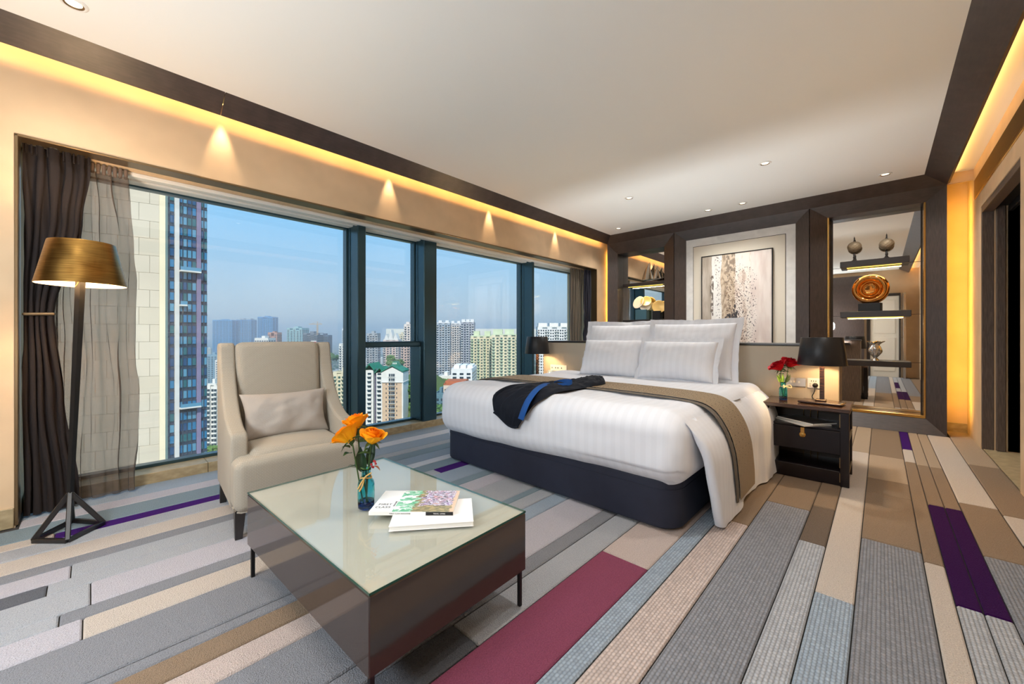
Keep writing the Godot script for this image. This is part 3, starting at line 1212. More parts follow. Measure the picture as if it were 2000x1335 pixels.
func headboard() -> void:
	var ub := mat(rgb(204, 193, 174), 0.6, 0, 0.35)
	ub.albedo_texture = M.t_weavec
	tri(ub, Vector3(30, 30, 30))
	heightmap(ub, M.t_weave, 0.03)
	var t := thing("headboard", "low taupe headboard partition behind the bed with a dark timber top rail", "headboard", V(-1.705, 0, -4.17))
	var st := new_st()
	bx(st, V(-1.47, 0.0, -0.18), V(1.465, 0.968, 0.18), 0.004)
	part("core", st, M.wood_b, t)
	st = new_st()
	bx(st, V(-1.47, 0.06, 0.17), V(1.468, 0.964, 0.192), 0.006)
	part("front_panel", st, ub, t)
	st = new_st()
	bx(st, V(-1.475, 0.966, -0.19), V(1.475, 0.984, 0.195), 0.003)
	part("top_rail", st, M.wood_d, t)
	# added uplight behind the partition, lifts the far ceiling and panelled wall
	st = new_st()
	bx(st, V(-1.35, 0.895, -0.232), V(1.35, 0.90, -0.186), 0.001)
	bx(st, V(-1.35, 0.895, -0.236), V(1.35, 0.935, -0.232), 0.001)
	var up := thing("added_uplight", "added uplight hidden behind the headboard partition, brightening the far ceiling", "light", V(-1.705, 0, -4.17))
	part("tray", st, M.wood_d, up)
	st = new_st()
	bx(st, V(-1.33, 0.90, -0.222), V(1.33, 0.908, -0.196), 0.001)
	part("light_strip", st, M.bulb, up)
	area("added_uplight_lamp", V(-1.705, 0.912, -4.379), V(0, 1, 0.0), Vector2(2.66, 0.026), Color(0.96, 0.98, 1.0), 1.6, Vector3.FORWARD)
	# switch and socket plates
	var silver := mat(rgb(190, 186, 182), 0.35, 0.6)
	var wp := mat(rgb(232, 228, 220), 0.4)
	for s in [[V(-0.52, 0.668, -3.976), 0.15, 0.07, silver, "silver double switch plate on the headboard behind the red roses"], [V(-0.393, 0.668, -3.976), 0.085, 0.08, wp, "white socket plate on the headboard with the lamp's plug in it"], [V(-2.925, 0.648, -3.976), 0.25, 0.075, wp, "white switch plate on the headboard on the window side"]]:
		var o := thing("wall_plate", s[4], "switch" if s[3] == silver or s[1] > 0.2 else "socket", s[0])
		st = new_st()
		bx(st, V(-s[1] / 2, -s[2] / 2, 0), V(s[1] / 2, s[2] / 2, 0.009), 0.002)
		part("plate", st, s[3], o)
		st = new_st()
		if s[4].contains("socket"):
			for k in 3:
				bx(st, V(-0.018 + 0.014 * k, 0.012, 0.008), V(-0.013 + 0.014 * k, 0.022, 0.0095))
			for k in 2:
				bx(st, V(-0.026, -0.012 - 0.016 * k, 0.008), V(-0.022, -0.004 - 0.016 * k, 0.0095))
			part("socket_hole", st, M.black, o)
		else:
			for k in 4:
				st = new_st()
				var x: float = (-0.38 + 0.22 * (k % 2) + 0.36 * (k / 2)) * s[1]
				bx(st, V(x - 0.007, -0.008, 0.008), V(x + 0.007, 0.010, 0.0125), 0.002)
				part("button", st, wp if s[3] == silver else M.steel, o)
	st = new_st()
	lathe(st, [Vector2(0, 0.03), Vector2(0.012, 0.03), Vector2(0.018, 0.02), Vector2(0.018, 0.0), Vector2(0, 0)], 14, Transform3D(Basis(Vector3.RIGHT, Vector3.BACK, Vector3.DOWN), V(-0.383, 0.653, -3.967)))
	tube(st, spline([V(-0.383, 0.645, -3.95), V(-0.388, 0.60, -3.935), V(-0.40, 0.565, -3.93), V(-0.38, 0.546, -3.90), V(-0.33, 0.546, -3.86)], 6), 0.0035, 6)
	single("lamp_plug", st, M.black, "black plug and cord of the nightstand lamp in the white socket", "plug")

func nightstands() -> void:
	var lac := mat(rgb(26, 20, 24), 0.22, 0, 0.5)
	var top := wood(rgb(84, 60, 48), false, 0.18)
	var spots := [[V(-0.42, 0, -3.755), "black lacquered nightstand beside the bed on the room side, with gold drawer pull"], [V(-3.10, 0, -3.755), "black lacquered nightstand on the window side, almost hidden by the bed"]]
	var first: Node3D = null
	for s in spots:
		if first != null:
			var c: Node3D = first.duplicate()
			c.name = numbered("nightstand")
			add_child(c)
			c.position = s[0]
			tag(c, s[1], "nightstand", "nightstands beside the bed")
			continue
		var t := thing("nightstand", s[1], "nightstand", s[0], 0.0, "nightstands beside the bed")
		first = t
		var st := new_st()
		bx(st, V(-0.265, 0.512, -0.20), V(0.265, 0.541, 0.20), 0.004)
		part("top", st, top, t)
		for q in [[-0.262, 0.165], [0.212, 0.165], [-0.262, -0.20], [0.212, -0.20]]:
			st = new_st()
			bx(st, V(q[0], 0.0, q[1]), V(q[0] + 0.05, 0.513, q[1] + 0.035), 0.003)
			part("post", st, lac, t)
		st = new_st()
		bx(st, V(-0.215, 0.0, -0.19), V(0.215, 0.10, 0.185), 0.003)
		part("plinth", st, lac, t)
		st = new_st()
		bx(st, V(-0.215, 0.38, -0.19), V(0.215, 0.395, 0.18), 0.002)
		part("shelf", st, lac, t)
		st = new_st()
		bx(st, V(-0.214, 0.215, -0.18), V(0.214, 0.378, 0.192), 0.003)
		var dr := part("drawer", st, lac, t)
		st = new_st()
		bx(st, V(-0.012, 0.33, 0.188), V(0.012, 0.379, 0.197), 0.002)
		lathe(st, [Vector2(0, 0.008), Vector2(0.010, 0.008), Vector2(0.019, 0.005), Vector2(0.021, 0.0)], 20, Transform3D(Basis(Vector3.RIGHT, Vector3.BACK, Vector3.DOWN), V(0, 0.325, 0.190)))
		var pu := part("pull", st, M.gold, dr)
		st = new_st()
		bx(st, V(-0.21, 0.10, -0.195), V(0.21, 0.51, -0.185))
		part("back_panel", st, mat(rgb(70, 62, 56), 0.25), t)
		for k in 3:
			st = new_st()
			var x := -0.035 + 0.045 * k
			tube(st, [V(x, 0.10, -0.17), V(x, 0.215, -0.17)], 0.0022, 6)
			tube(st, [V(x, 0.395, -0.17), V(x, 0.512, -0.17)], 0.0022, 6)
			part("gold_rod", st, M.gold, t)
		for k in 3:   # inlaid strips on the inner face of the right front post and on the side frames
			st = new_st()
			var y0: float = [0.03, 0.13, 0.41][k]
			var y1: float = [0.09, 0.20, 0.50][k]
			bx(st, V(0.209, y0, 0.168), V(0.214, y1, 0.199))
			part("inlay", st, M.bronze, t)
		for k in 2:
			st = new_st()
			var y0: float = [0.10, 0.34][k]
			var y1: float = [0.32, 0.50][k]
			bx(st, V(0.255, y0, -0.17), V(0.263, y0 + 0.006, 0.17))
			bx(st, V(0.255, y1, -0.17), V(0.263, y1 + 0.006, 0.17))
			bx(st, V(0.255, y0, 0.164), V(0.263, y1, 0.17))
			part("side_trim", st, M.bronze, t)
			st = new_st()
			bx(st, V(0.236, y0, -0.18), V(0.25, y1, 0.18))
			part("side_panel", st, lac, t)
	# two booklets on the open shelf
	var cov := mat(rgb(70, 66, 64), 0.3)
	var page := mat(rgb(225, 222, 216), 0.7)
	for k in 2:
		var o := thing("booklet", ["dark-covered booklet lying on top on the nightstand's open shelf", "white-edged booklet underneath on the nightstand's open shelf"][k], "booklet", [V(-0.415, 0.408, -3.70), V(-0.44, 0.396, -3.68)][k], [-0.62, -0.75][k], "booklets in the nightstand")
		var st := new_st()
		bx(st, V(-0.15, 0.0, -0.105), V(0.15, 0.009, 0.105), 0.001)
		part("pages", st, page, o)
		st = new_st()
		bx(st, V(-0.146, 0.0085, -0.10), V(0.146, 0.0105, 0.10), 0.0005)
		part("cover", st, cov if k == 0 else page, o)
	# bedside lamps
	var shade_m := mat(rgb(20, 21, 26), 0.38, 0, 0.5)
	var inner := mat(rgb(232, 214, 178), 0.6)
	var basem := wood(rgb(74, 52, 42), false, 0.22)
	for s in [[V(-0.325, 0.541, -3.755), "black-shaded table lamp on the nightstand beside the red roses"], [V(-3.09, 0.541, -3.755), "black-shaded table lamp on the window side of the bed"]]:
		var t := thing("table_lamp", s[1], "lamp", s[0], 0.0, "table lamps beside the bed")
		var st := new_st()
		rbox(st, Transform3D(Basis(Vector3.UP, -0.12), V(0.0, 0.012, 0.02)), V(0.26, 0.016, 0.17), 0.0075, 3)
		part("base_plate", st, basem, t)
		st = new_st()
		bx(st, V(-0.035, 0.02, -0.015), V(0.03, 0.035, 0.06), 0.004)
		bx(st, V(-0.012, 0.02, -0.015), V(0.016, 0.44, 0.012), 0.003)
		part("stem", st, basem, t)
		st = new_st()
		lathe(st, [Vector2(0.150, 0.288), Vector2(0.1518, 0.29), Vector2(0.1268, 0.494), Vector2(0.125, 0.496)], 48)
		part("shade", st, shade_m, t)
		st = new_st()
		lathe(st, [Vector2(0.125, 0.495), Vector2(0.150, 0.289)], 48)
		part("shade_lining", st, inner, t)
		st = new_st()   # spider that carries the shade
		for k in 3:
			var a := TAU * k / 3.0
			tube(st, [V(0, 0.44, 0), V(0.127 * cos(a), 0.478, 0.127 * sin(a))], 0.002, 5)
		lathe(st, [Vector2(0.0, 0.455), Vector2(0.008, 0.45), Vector2(0.008, 0.43), Vector2(0, 0.43)], 10)
		part("shade_carrier", st, M.black, t)
		st = new_st()
		lathe(st, [Vector2(0, 0.43), Vector2(0.015, 0.425), Vector2(0.027, 0.395), Vector2(0.02, 0.365), Vector2(0.012, 0.35), Vector2(0.0, 0.35)], 16, Transform3D(Basis.IDENTITY, V(0.03, 0, 0.02)))
		part("bulb", st, M.bulb, t)
		var l := OmniLight3D.new()
		l.name = "table_lamp_light"
		l.light_color = Color(1.0, 0.84, 0.62)
		l.light_energy = 0.34
		l.light_size = 0.028
		l.omni_range = 20.0
		l.omni_attenuation = 2.0
		l.shadow_enabled = true
		add_child(l)
		l.position = s[0] + V(0.03, 0.395, 0.02)
	# small glass on the far nightstand
	var glassm := mat(Color(0.75, 0.92, 0.95, 0.15), 0.0)
	glassm.transparency = BaseMaterial3D.TRANSPARENCY_ALPHA
	var st := new_st()
	lathe(st, [Vector2(0.0, 0.004), Vector2(0.030, 0.004), Vector2(0.034, 0.09), Vector2(0.036, 0.09), Vector2(0.032, 0.0), Vector2(0, 0)], 20, Transform3D(Basis.IDENTITY, V(-2.93, 0.541, -3.82)))
	single("drinking_glass", st, glassm, "small clear drinking glass on the far nightstand, half hidden by the bed", "glass")

	bud_vase(V(-0.567, 0.541, -3.76), 0.9, "teal glass bud vase on the nightstand holding red roses", true)

func armchair() -> void:
	var fab := cloth(rgb(184, 174, 158), 17.0, 0.10)
	M.fabric = fab
	var t := thing("armchair", "beige high-backed armchair with swooping arms and dark legs by the window", "armchair", V(-2.69, 0, -0.842), deg_to_rad(-4.5))
	var prof := PackedVector2Array()
	for p in [[-0.335, 0.14], [0.215, 0.14], [0.222, 0.30], [0.225, 0.47], [0.218, 0.515], [0.19, 0.530]]:
		prof.append(Vector2(p[0], p[1]))
	for p in spline([Vector2(0.16, 0.532), Vector2(0.07, 0.552), Vector2(-0.03, 0.605), Vector2(-0.13, 0.705), Vector2(-0.195, 0.81), Vector2(-0.225, 0.90), Vector2(-0.238, 0.975)], 4):
		prof.append(p)
	for p in [[-0.245, 0.995], [-0.26, 1.004], [-0.34, 1.002], [-0.353, 0.99], [-0.352, 0.75], [-0.342, 0.45]]:
		prof.append(Vector2(p[0], p[1]))
	for s in [1.0, -1.0]:
		var st := new_st()
		puff(st, prof, 0.245 if s > 0 else -0.325, 0.325 if s > 0 else -0.245, 0.016)
		part("arm", st, fab, t)
	var st := new_st()   # back cushion between the wings
	rbox(st, Transform3D(Basis(Vector3.BACK, 0.115), V(-0.262, 0.70, 0)), V(0.16, 0.61, 0.492), 0.045, 5, 6, func(p: Vector3) -> Vector3:
		return p + V(0.018 * (1.0 - pow(p.z / 0.25, 2)) * (1.0 if p.x > 0 else 0.0), 0.0, 0))
	part("backrest", st, fab, t)
	st = new_st()   # seat, running out in front of the arms over the full width
	rbox(st, Transform3D(Basis.IDENTITY, V(0.02, 0.285, 0)), V(0.56, 0.29, 0.50), 0.05, 5, 6, func(p: Vector3) -> Vector3:
		return p + V(0, 0.02 * (1.0 - pow(p.z / 0.25, 2)) * (1.0 if p.y > 0 else 0.0), 0))
	rbox(st, Transform3D(Basis.IDENTITY, V(0.245, 0.272, 0)), V(0.19, 0.265, 0.645), 0.045, 5, 6, func(p: Vector3) -> Vector3:
		return p + V(0.008 * (1.0 if p.x > 0 else 0.0), 0.016 * (1.0 - pow(p.z / 0.33, 2)) * (1.0 if p.y > 0 else 0.0), 0))
	part("seat", st, fab, t)
	st = new_st()   # piping round the bottom of the upholstery
	tube(st, [V(-0.33, 0.143, 0.312), V(0.30, 0.143, 0.312), V(0.325, 0.143, 0.29), V(0.325, 0.143, -0.29), V(0.30, 0.143, -0.312), V(-0.33, 0.143, -0.312)], 0.005, 6)
	part("piping", st, fab, t)
	var leg := wood(rgb(34, 28, 27), true, 0.4)
	for q in [[0.285, 0.292, 0.0], [0.285, -0.292, 0.0], [-0.285, 0.292, -0.035], [-0.285, -0.292, -0.035]]:
		st = new_st()
		var a := V(q[0], 0.15, q[1])
		var b := V(q[0] + q[2], 0.0, q[1] + 0.006 * signf(q[1]))
		var s0 := 0.024
		var s1 := 0.016
		var c0: Array[Vector3] = []
		var c1: Array[Vector3] = []
		for k in [[-1, -1], [-1, 1], [1, 1], [1, -1]]:
			c0.append(b + V(k[0] * s1, 0, k[1] * s1))
			c1.append(a + V(k[0] * s0, 0, k[1] * s0))
		for k in 4:
			q4(st, c0[k], c0[(k + 1) % 4], c1[(k + 1) % 4], c1[k])
		q4(st, c0[3], c0[2], c0[1], c0[0])
		part("leg", st, leg, t)
	# lumbar cushion
	var cm := cloth(rgb(190, 180, 170), 40.0, 0.04)
	var c := thing("lumbar_cushion", "small beige lumbar cushion leaning in the armchair", "cushion", V(-2.735, 0.562, -0.842), deg_to_rad(85.5))
	c.rotation.x = -0.30
	st = new_st()
	pillow(st, 0.485, 0.285, 0.15, 61, 0.11, 28, 0.10)
	part("case", st, cm, c)

func coffee_table() -> void:
	var lac := mat(rgb(66, 55, 50), 0.10, 0, 0.4)
	lac.clearcoat_enabled = true
	lac.clearcoat = 0.3
	lac.clearcoat_roughness = 0.04
	var under := mat(rgb(176, 170, 154), 0.35, 0, 0.25)  # pale tone stands in for bright reflections in the glass
	var gl := mat(Color(0.88, 0.95, 0.9, 0.06), 0.0, 0.0, 0.4)
	gl.transparency = BaseMaterial3D.TRANSPARENCY_ALPHA
	var edge := mat(rgb(30, 74, 62), 0.1)
	var at := V(-1.513, 0, -0.812)
	var tu := deg_to_rad(2.0)
	var t := thing("coffee_table", "low square taupe lacquered coffee table with glass top on thin legs", "table", at, tu)
	var st := new_st()
	bx(st, V(-0.515, 0.14, -0.328), V(0.515, 0.359, 0.328), 0.003)
	part("body", st, lac, t)
	st = new_st()
	bx(st, V(-0.511, 0.355, -0.324), V(0.511, 0.3605, 0.324), 0.001)
	part("top", st, under, t)
	st = new_st()
	bx(st, V(-0.514, 0.3607, -0.327), V(0.514, 0.3685, 0.327), 0.0015)
	part("glass_top", st, gl, t)
	st = new_st()
	for s in [-1.0, 1.0]:
		bx(st, V(-0.515, 0.361, s * 0.327 - 0.001), V(0.515, 0.368, s * 0.327 + 0.001), 0.0005)
		bx(st, V(s * 0.514 - 0.001, 0.361, -0.327), V(s * 0.514 + 0.001, 0.368, 0.327), 0.0005)
	part("glass_edge", st, edge, t)
	for q in [[-0.497, 0.312], [0.497, -0.312], [0.497, 0.312], [-0.497, -0.312]]:
		st = new_st()
		bx(st, V(q[0] - 0.007, 0.0, q[1] - 0.007), V(q[0] + 0.007, 0.145, q[1] + 0.007), 0.001)
		part("leg", st, M.black, t)
	# two magazines
	var paper := mat(rgb(240, 238, 234), 0.5)
	var y := 0.369
	var m2 := thing("magazine", "thick plain white magazine lying underneath on the coffee table", "magazine", V(-1.235, y, -0.885), deg_to_rad(51), "magazines on the coffee table")
	st = new_st()
	bx(st, V(-0.145, 0.0, -0.10), V(0.145, 0.016, 0.10), 0.001)
	part("pages", st, paper, m2)
	st = new_st()
	bx(st, V(-0.147, 0.0155, -0.102), V(0.147, 0.0172, 0.102), 0.0004)
	bx(st, V(-0.147, 0.0, -0.102), V(0.147, 0.0012, 0.102), 0.0004)
	part("cover", st, mat(rgb(244, 241, 238), 0.35), m2)
	# the printed one on top: white margin, green foliage wash, coloured figures
	var im := Image.create(360, 240, false, Image.FORMAT_RGB8)
	var n1 := noise(15, 0.02, 4)
	var n2 := noise(16, 0.03, 4)
	var n3 := noise(17, 0.05, 3)
	for py in 240:
		for px in 360:
			var u := px / 360.0
			var w := py / 240.0
			var c := Color(0.97, 0.97, 0.96)
			var a := n1.get_noise_2d(px * 0.8, py * 1.3)
			var b := n2.get_noise_2d(px * 0.7 + py * 0.5, py)
			var e := n3.get_noise_2d(px * 0.6, py * 1.5)
			if u > 0.27 and u < 0.58 and a > -0.12:
				c = Color(0.66, 0.86, 0.74).lerp(Color(0.40, 0.70, 0.52), clampf(0.5 + 1.6 * b, 0, 1))
			if u > 0.50 + 0.08 * a:
				c = Color(0.86, 0.84, 0.92).lerp(Color(0.95, 0.94, 0.97), clampf(0.5 + 2.0 * b, 0, 1))
				if e > 0.12:
					c = Color(0.80, 0.58, 0.58).lerp(Color(0.62, 0.52, 0.68), clampf(0.5 + 2.0 * a, 0, 1))
				if e < -0.2:
					c = Color(0.36, 0.33, 0.36)
				if w > 0.72 + 0.12 * a or u < 0.56 + 0.10 * b:
					c = Color(0.76, 0.68, 0.50).lerp(Color(0.52, 0.50, 0.38), clampf(0.5 + 2.0 * e, 0, 1))
				if u > 0.95 + 0.04 * b:
					c = Color(0.90, 0.78, 0.66)
			im.set_pixel(px, py, c)
	var cover := mat(Color.WHITE, 0.3)
	cover.albedo_texture = ImageTexture.create_from_image(im)
	var m1 := thing("magazine", "magazine with green and coloured printed cover on top on the coffee table", "magazine", V(-1.335, y + 0.0175, -0.880), deg_to_rad(43), "magazines on the coffee table")
	st = new_st()
	bx(st, V(-0.155, 0.0, -0.098), V(0.155, 0.013, 0.098), 0.001)
	part("pages", st, paper, m1)
	st = new_st()
	q4uv(st, [V(-0.156, 0.0135, 0.099), V(0.156, 0.0135, 0.099), V(0.156, 0.0135, -0.099), V(-0.156, 0.0135, -0.099)], [Vector2(0, 1), Vector2(1, 1), Vector2(1, 0), Vector2(0, 0)])
	part("cover", st, cover, m1)
	st = new_st()
	bx(st, V(-0.156, 0.0, 0.097), V(0.156, 0.0134, 0.0992), 0.0004)
	part("spine", st, paper, m1)
	st = new_st()
	bx(st, V(0.055, 0.0004, 0.0985), V(0.156, 0.0131, 0.0998), 0.0003)
	part("spine_label", st, M.black, m1)
	var ink := mat(rgb(50, 50, 52), 0.6)
	for l in [["FIRST", V(-0.115, 0.0138, 0.035), 0.020, 0.0, 0.0], ["CLASS", V(-0.115, 0.0138, 0.060), 0.020, 0.0, 0.0], ["MAGAZINE", V(-0.078, 0.0138, 0.030), 0.009, PI / 2.0, 0.0], ["FIRST CLASS MAGAZINE", V(-0.04, 0.0067, 0.0995), 0.007, 0.0, 1.0], ["TRAVEL  LIVING", V(0.105, 0.0067, 0.1001), 0.006, 0.0, 2.0]]:
		var tm := TextMesh.new()
		tm.text = l[0]
		tm.font_size = 24
		tm.pixel_size = l[2] / 24.0
		tm.depth = 0.0003
		var o := mi("lettering", tm, ink if l[4] < 2.0 else paper, m1)
		o.position = l[1]
		o.basis = Basis(Vector3.UP, l[3]) * Basis(Vector3.RIGHT, -PI / 2.0) if l[4] < 1.0 else Basis.IDENTITY
	bud_vase(V(-1.492, 0.3687, -0.747), 1.0, "teal glass bud vase on the coffee table holding orange roses", false)

func leaf(st: SurfaceTool, at: Vector3, dir: Vector3, up: Vector3, len_: float, wide: float, curl := 0.3) -> void:
	var x := dir.normalized()
	var s := x.cross(up).normalized()
	var n := s.cross(x)
	sheet(st, func(u: float, v: float) -> Vector3:
		var w := wide * sin(pow(v, 0.8) * PI) * (u - 0.5)
		return at + x * (len_ * v) + s * w + n * (absf(u - 0.5) * wide * 0.5 * sin(v * PI) - curl * len_ * v * v), 4, 8)

func rose(label: String, bloom_at: Vector3, foot: Vector3, size: float, c_in: Color, c_out: Color, tilt: Vector3, group: String, seed_: int, openness := 1.0) -> void:
	var green := mat(rgb(58, 84, 36), 0.6)
	var t := thing("rose", label, "flower", foot, 0.0, group)
	var r := RandomNumberGenerator.new()
	r.seed = seed_
	var st := new_st()
	var top := bloom_at - foot
	tube(st, spline([Vector3.ZERO, top * 0.5 + V(r.randf_range(-0.008, 0.008), 0, r.randf_range(-0.008, 0.008)), top - tilt.normalized() * size * 0.5], 6), 0.0028, 7)
	part("stem", st, green, t)
	st = new_st()
	leaf(st, top * 0.74, V(r.randf_range(-1, 1), 0.4, r.randf_range(-1, 1)), Vector3.UP, 0.05, 0.026)
	leaf(st, top * 0.82, V(r.randf_range(-1, 1), 0.2, r.randf_range(-1, 1)), Vector3.UP, 0.042, 0.022)
	part("leaf", st, green, t)
	var up := tilt.normalized()
	var bx_ := up.cross(V(0.3, 0.1, 1)).normalized()
	var bz := bx_.cross(up)
	var head := Node3D.new()
	head.name = "bloom"
	t.add_child(head)
	head.transform = Transform3D(Basis(bx_, up, bz), top)
	st = new_st()
	lathe(st, [Vector2(0.0, -size * 0.62), Vector2(size * 0.16, -size * 0.55), Vector2(size * 0.2, -size * 0.4), Vector2(0, -size * 0.3)], 10)
	for k in 5:
		var a := TAU * k / 5.0
		leaf(st, V(0, -size * 0.45, 0), V(cos(a), 0.3, sin(a)), Vector3.UP, size * 0.75, size * 0.28, 0.5)
	part("calyx", st, green, head)
	var layers := [[3, 0.16, 0.55, 0.0], [4, 0.30, 0.52, 0.10], [5, 0.44, 0.48, 0.25], [6, 0.58, 0.42, 0.5]]
	for li in layers.size():
		var L: Array = layers[li]
		var m := mat(c_in.lerp(c_out, li / 3.0), 0.55, 0, 0.3)
		m.backlight_enabled = true
		m.backlight = c_out * 0.35
		for k in L[0]:
			st = new_st()
			var a0: float = TAU * (k + 0.5 * (li % 2)) / L[0] + r.randf_range(-0.2, 0.2)
			var rad: float = L[1] * size
			var hgt: float = L[2] * size * r.randf_range(0.9, 1.1)
			var flare: float = L[3] * openness * r.randf_range(0.7, 1.2)
			var span: float = TAU / L[0] * 0.72
			sheet(st, func(u: float, v: float) -> Vector3:
				var a := a0 + (u - 0.5) * 2.0 * span * (0.55 + 0.45 * sin(v * PI * 0.55))
				var rr := rad * (0.35 + 0.65 * sin(minf(v * 1.3, 1.0) * PI / 2.0)) + flare * size * 0.55 * pow(v, 3.0)
				var tip := 1.0 - 0.22 * pow(absf(u - 0.5) * 2.0, 2.5)
				return V(rr * cos(a), -size * 0.45 + (hgt + size * 0.45) * v * tip - flare * size * 0.18 * pow(v, 5.0), rr * sin(a)), 6, 6)
			part("petal", st, m, head)

func bud_vase(at: Vector3, sc: float, label: String, red: bool) -> void:
	var vm := mat(Color(0.12, 0.66, 0.72, 0.30), 0.0, 0, 0.5)
	var up := mat(rgb(36, 156, 172), 0.05, 0, 0.5)
	up.refraction_enabled = true
	up.refraction_scale = 0.05
	up.albedo_color = Color(0.45, 0.86, 0.90, 0.0)
	var low := mat(Color(0.06, 0.30, 0.66, 0.0), 0.05, 0, 0.5)
	low.refraction_enabled = true
	low.refraction_scale = 0.05
	var t := thing("vase", label, "vase", at)
	var s := sc
	var st := new_st()
	# wall of glass: outside then inside
	lathe(st, [Vector2(0.0315 * s, 0.030 * s), Vector2(0.0325 * s, 0.05 * s), Vector2(0.032 * s, 0.092 * s), Vector2(0.029 * s, 0.106 * s), Vector2(0.020 * s, 0.116 * s), Vector2(0.017 * s, 0.122 * s), Vector2(0.0165 * s, 0.142 * s), Vector2(0.0185 * s, 0.150 * s), Vector2(0.0195 * s, 0.156 * s), Vector2(0.0175 * s, 0.157 * s), Vector2(0.0155 * s, 0.149 * s), Vector2(0.0142 * s, 0.141 * s), Vector2(0.0147 * s, 0.121 * s), Vector2(0.018 * s, 0.112 * s), Vector2(0.0265 * s, 0.103 * s), Vector2(0.0293 * s, 0.091 * s), Vector2(0.0296 * s, 0.05 * s), Vector2(0.029 * s, 0.030 * s)], 36)
	part("body", st, up, t)
	st = new_st()
	lathe(st, [Vector2(0.0, 0.0), Vector2(0.027 * s, 0.0), Vector2(0.0305 * s, 0.004 * s), Vector2(0.0315 * s, 0.030 * s), Vector2(0.029 * s, 0.030 * s), Vector2(0.027 * s, 0.012 * s), Vector2(0.0, 0.009 * s)], 36)
	part("base", st, low, t, "deep blue glass base")
	# raffia tied round the neck
	var raf := mat(rgb(206, 166, 96) if not red else rgb(232, 214, 170), 0.8)
	st = new_st()
	var ring: Array = []
	for k in 21:
		var a := TAU * k / 20.0
		ring.append(V(0.0205 * s * cos(a), 0.121 * s + 0.003 * sin(a * 2.0), 0.0205 * s * sin(a)))
	tube(st, ring, 0.0028 * s, 6, false)
	part("raffia", st, raf, t)
	var R := V(0.730, 0, -0.683)
	var F := V(0.683, 0, 0.730)
	st = new_st()
	if not red:
		tube(st, spline([F * 0.021 + V(0, 0.12, 0), F * 0.034 + R * 0.012 + V(0, 0.135, 0), F * 0.03 + R * 0.032 + V(0, 0.148, 0)], 5), 0.003, 6)
		tube(st, spline([F * 0.021 + V(0, 0.12, 0), F * 0.038 - R * 0.006 + V(0, 0.108, 0), F * 0.036 - R * 0.018 + V(0, 0.086, 0)], 5), 0.0035, 6)
		tube(st, spline([F * 0.021 + V(0, 0.12, 0), F * 0.04 - R * 0.0 + V(0, 0.10, 0), F * 0.037 - R * 0.012 + V(0, 0.078, 0)], 5), 0.003, 6)
	else:
		for k in 2:
			tube(st, spline([F * 0.018 + V(0, 0.108, 0), F * 0.034 + R * (0.03 - 0.05 * k) + V(0, 0.12, 0), F * 0.04 + R * (0.035 - 0.06 * k) + V(0, 0.10, 0), F * 0.02 + V(0, 0.108, 0)], 5), 0.0045, 6)
	part("raffia_bow", st, raf, t)
	var foot := at + V(0, 0.016 * s, 0)
	if not red:
		var ci := rgb(250, 116, 10)
		var co := rgb(255, 176, 22)
		rose("orange rose highest in the coffee table vase", at + R * -0.049 + V(0, 0.335, 0) - F * 0.02, foot + R * 0.008, 0.060, ci, co, V(-0.25, 1, 0.15), "orange roses on the coffee table", 101)
		rose("orange rose leaning left and lowest in the coffee table vase, nearest the armchair seat", at + R * -0.066 + V(0, 0.290, 0) + F * 0.02, foot - R * 0.012, 0.064, ci, co, V(-0.75, 1, 0.45), "orange roses on the coffee table", 102, 1.4)
		rose("orange rose on the right in the coffee table vase, next to the window frame", at + R * 0.032 + V(0, 0.285, 0) + F * 0.015, foot + R * 0.004 + F * 0.01, 0.060, ci, co, V(0.25, 1, -0.1), "orange roses on the coffee table", 103)
		var lm := mat(rgb(74, 128, 34), 0.4)
		var dk := mat(rgb(24, 52, 22), 0.4)
		var sp := thing("leaf_sprig", "sprig of broad green leaves among the orange roses", "foliage", at)
		st = new_st()
		leaf(st, V(0, 0.135, 0) - R * 0.01, V(-0.15, 1, 0.1), F, 0.105, 0.048, 0.12)
		part("leaf", st, dk, sp)
		st = new_st()
		leaf(st, V(0, 0.15, 0) + F * 0.012, R * 0.35 + F * 0.6 + V(0, 0.5, 0), V(0, 1, 0), 0.055, 0.04, 0.3)
		part("leaf", st, lm, sp)
		st = new_st()
		leaf(st, V(0, 0.16, 0) + R * 0.01, R * 0.15 + V(0, 1, 0) - F * 0.2, F, 0.11, 0.035, 0.0)
		part("leaf", st, dk, sp)
		st = new_st()
		tube(st, [V(0, 0.02, 0), V(0, 0.15, 0)], 0.003, 6)
		part("stem", st, dk, sp)
		var bm := mat(rgb(176, 40, 46), 0.35)
		var be := thing("berry_sprig", "little sprig of red berries hanging over the vase rim", "foliage", at)
		st = new_st()
		tube(st, spline([V(0, 0.12, 0), R * 0.018 + V(0, 0.17, 0), R * 0.034 + V(0, 0.185, 0)], 5), 0.0015, 5)
		part("stem", st, dk, be)
		for k in 6:
			st = new_st()
			var p := R * (0.024 + 0.007 * (k % 3)) + V(0, 0.162 + 0.011 * (k / 2), 0) + F * (0.008 * (k % 2))
			lathe(st, [Vector2(0, -0.005), Vector2(0.004, -0.003), Vector2(0.005, 0), Vector2(0.004, 0.003), Vector2(0, 0.005)], 10, Transform3D(Basis.IDENTITY, p))
			part("berry", st, bm, be)
		st = new_st()
		leaf(st, R * 0.03 + V(0, 0.165, 0), R + V(0, -0.4, 0), V(0, 1, 0), 0.032, 0.016)
		part("dry_leaf", st, mat(rgb(150, 88, 52), 0.7), be)
		var wi := thing("filler_sprig", "thin wiry green filler sprig left of the vase neck", "foliage", at)
		st = new_st()
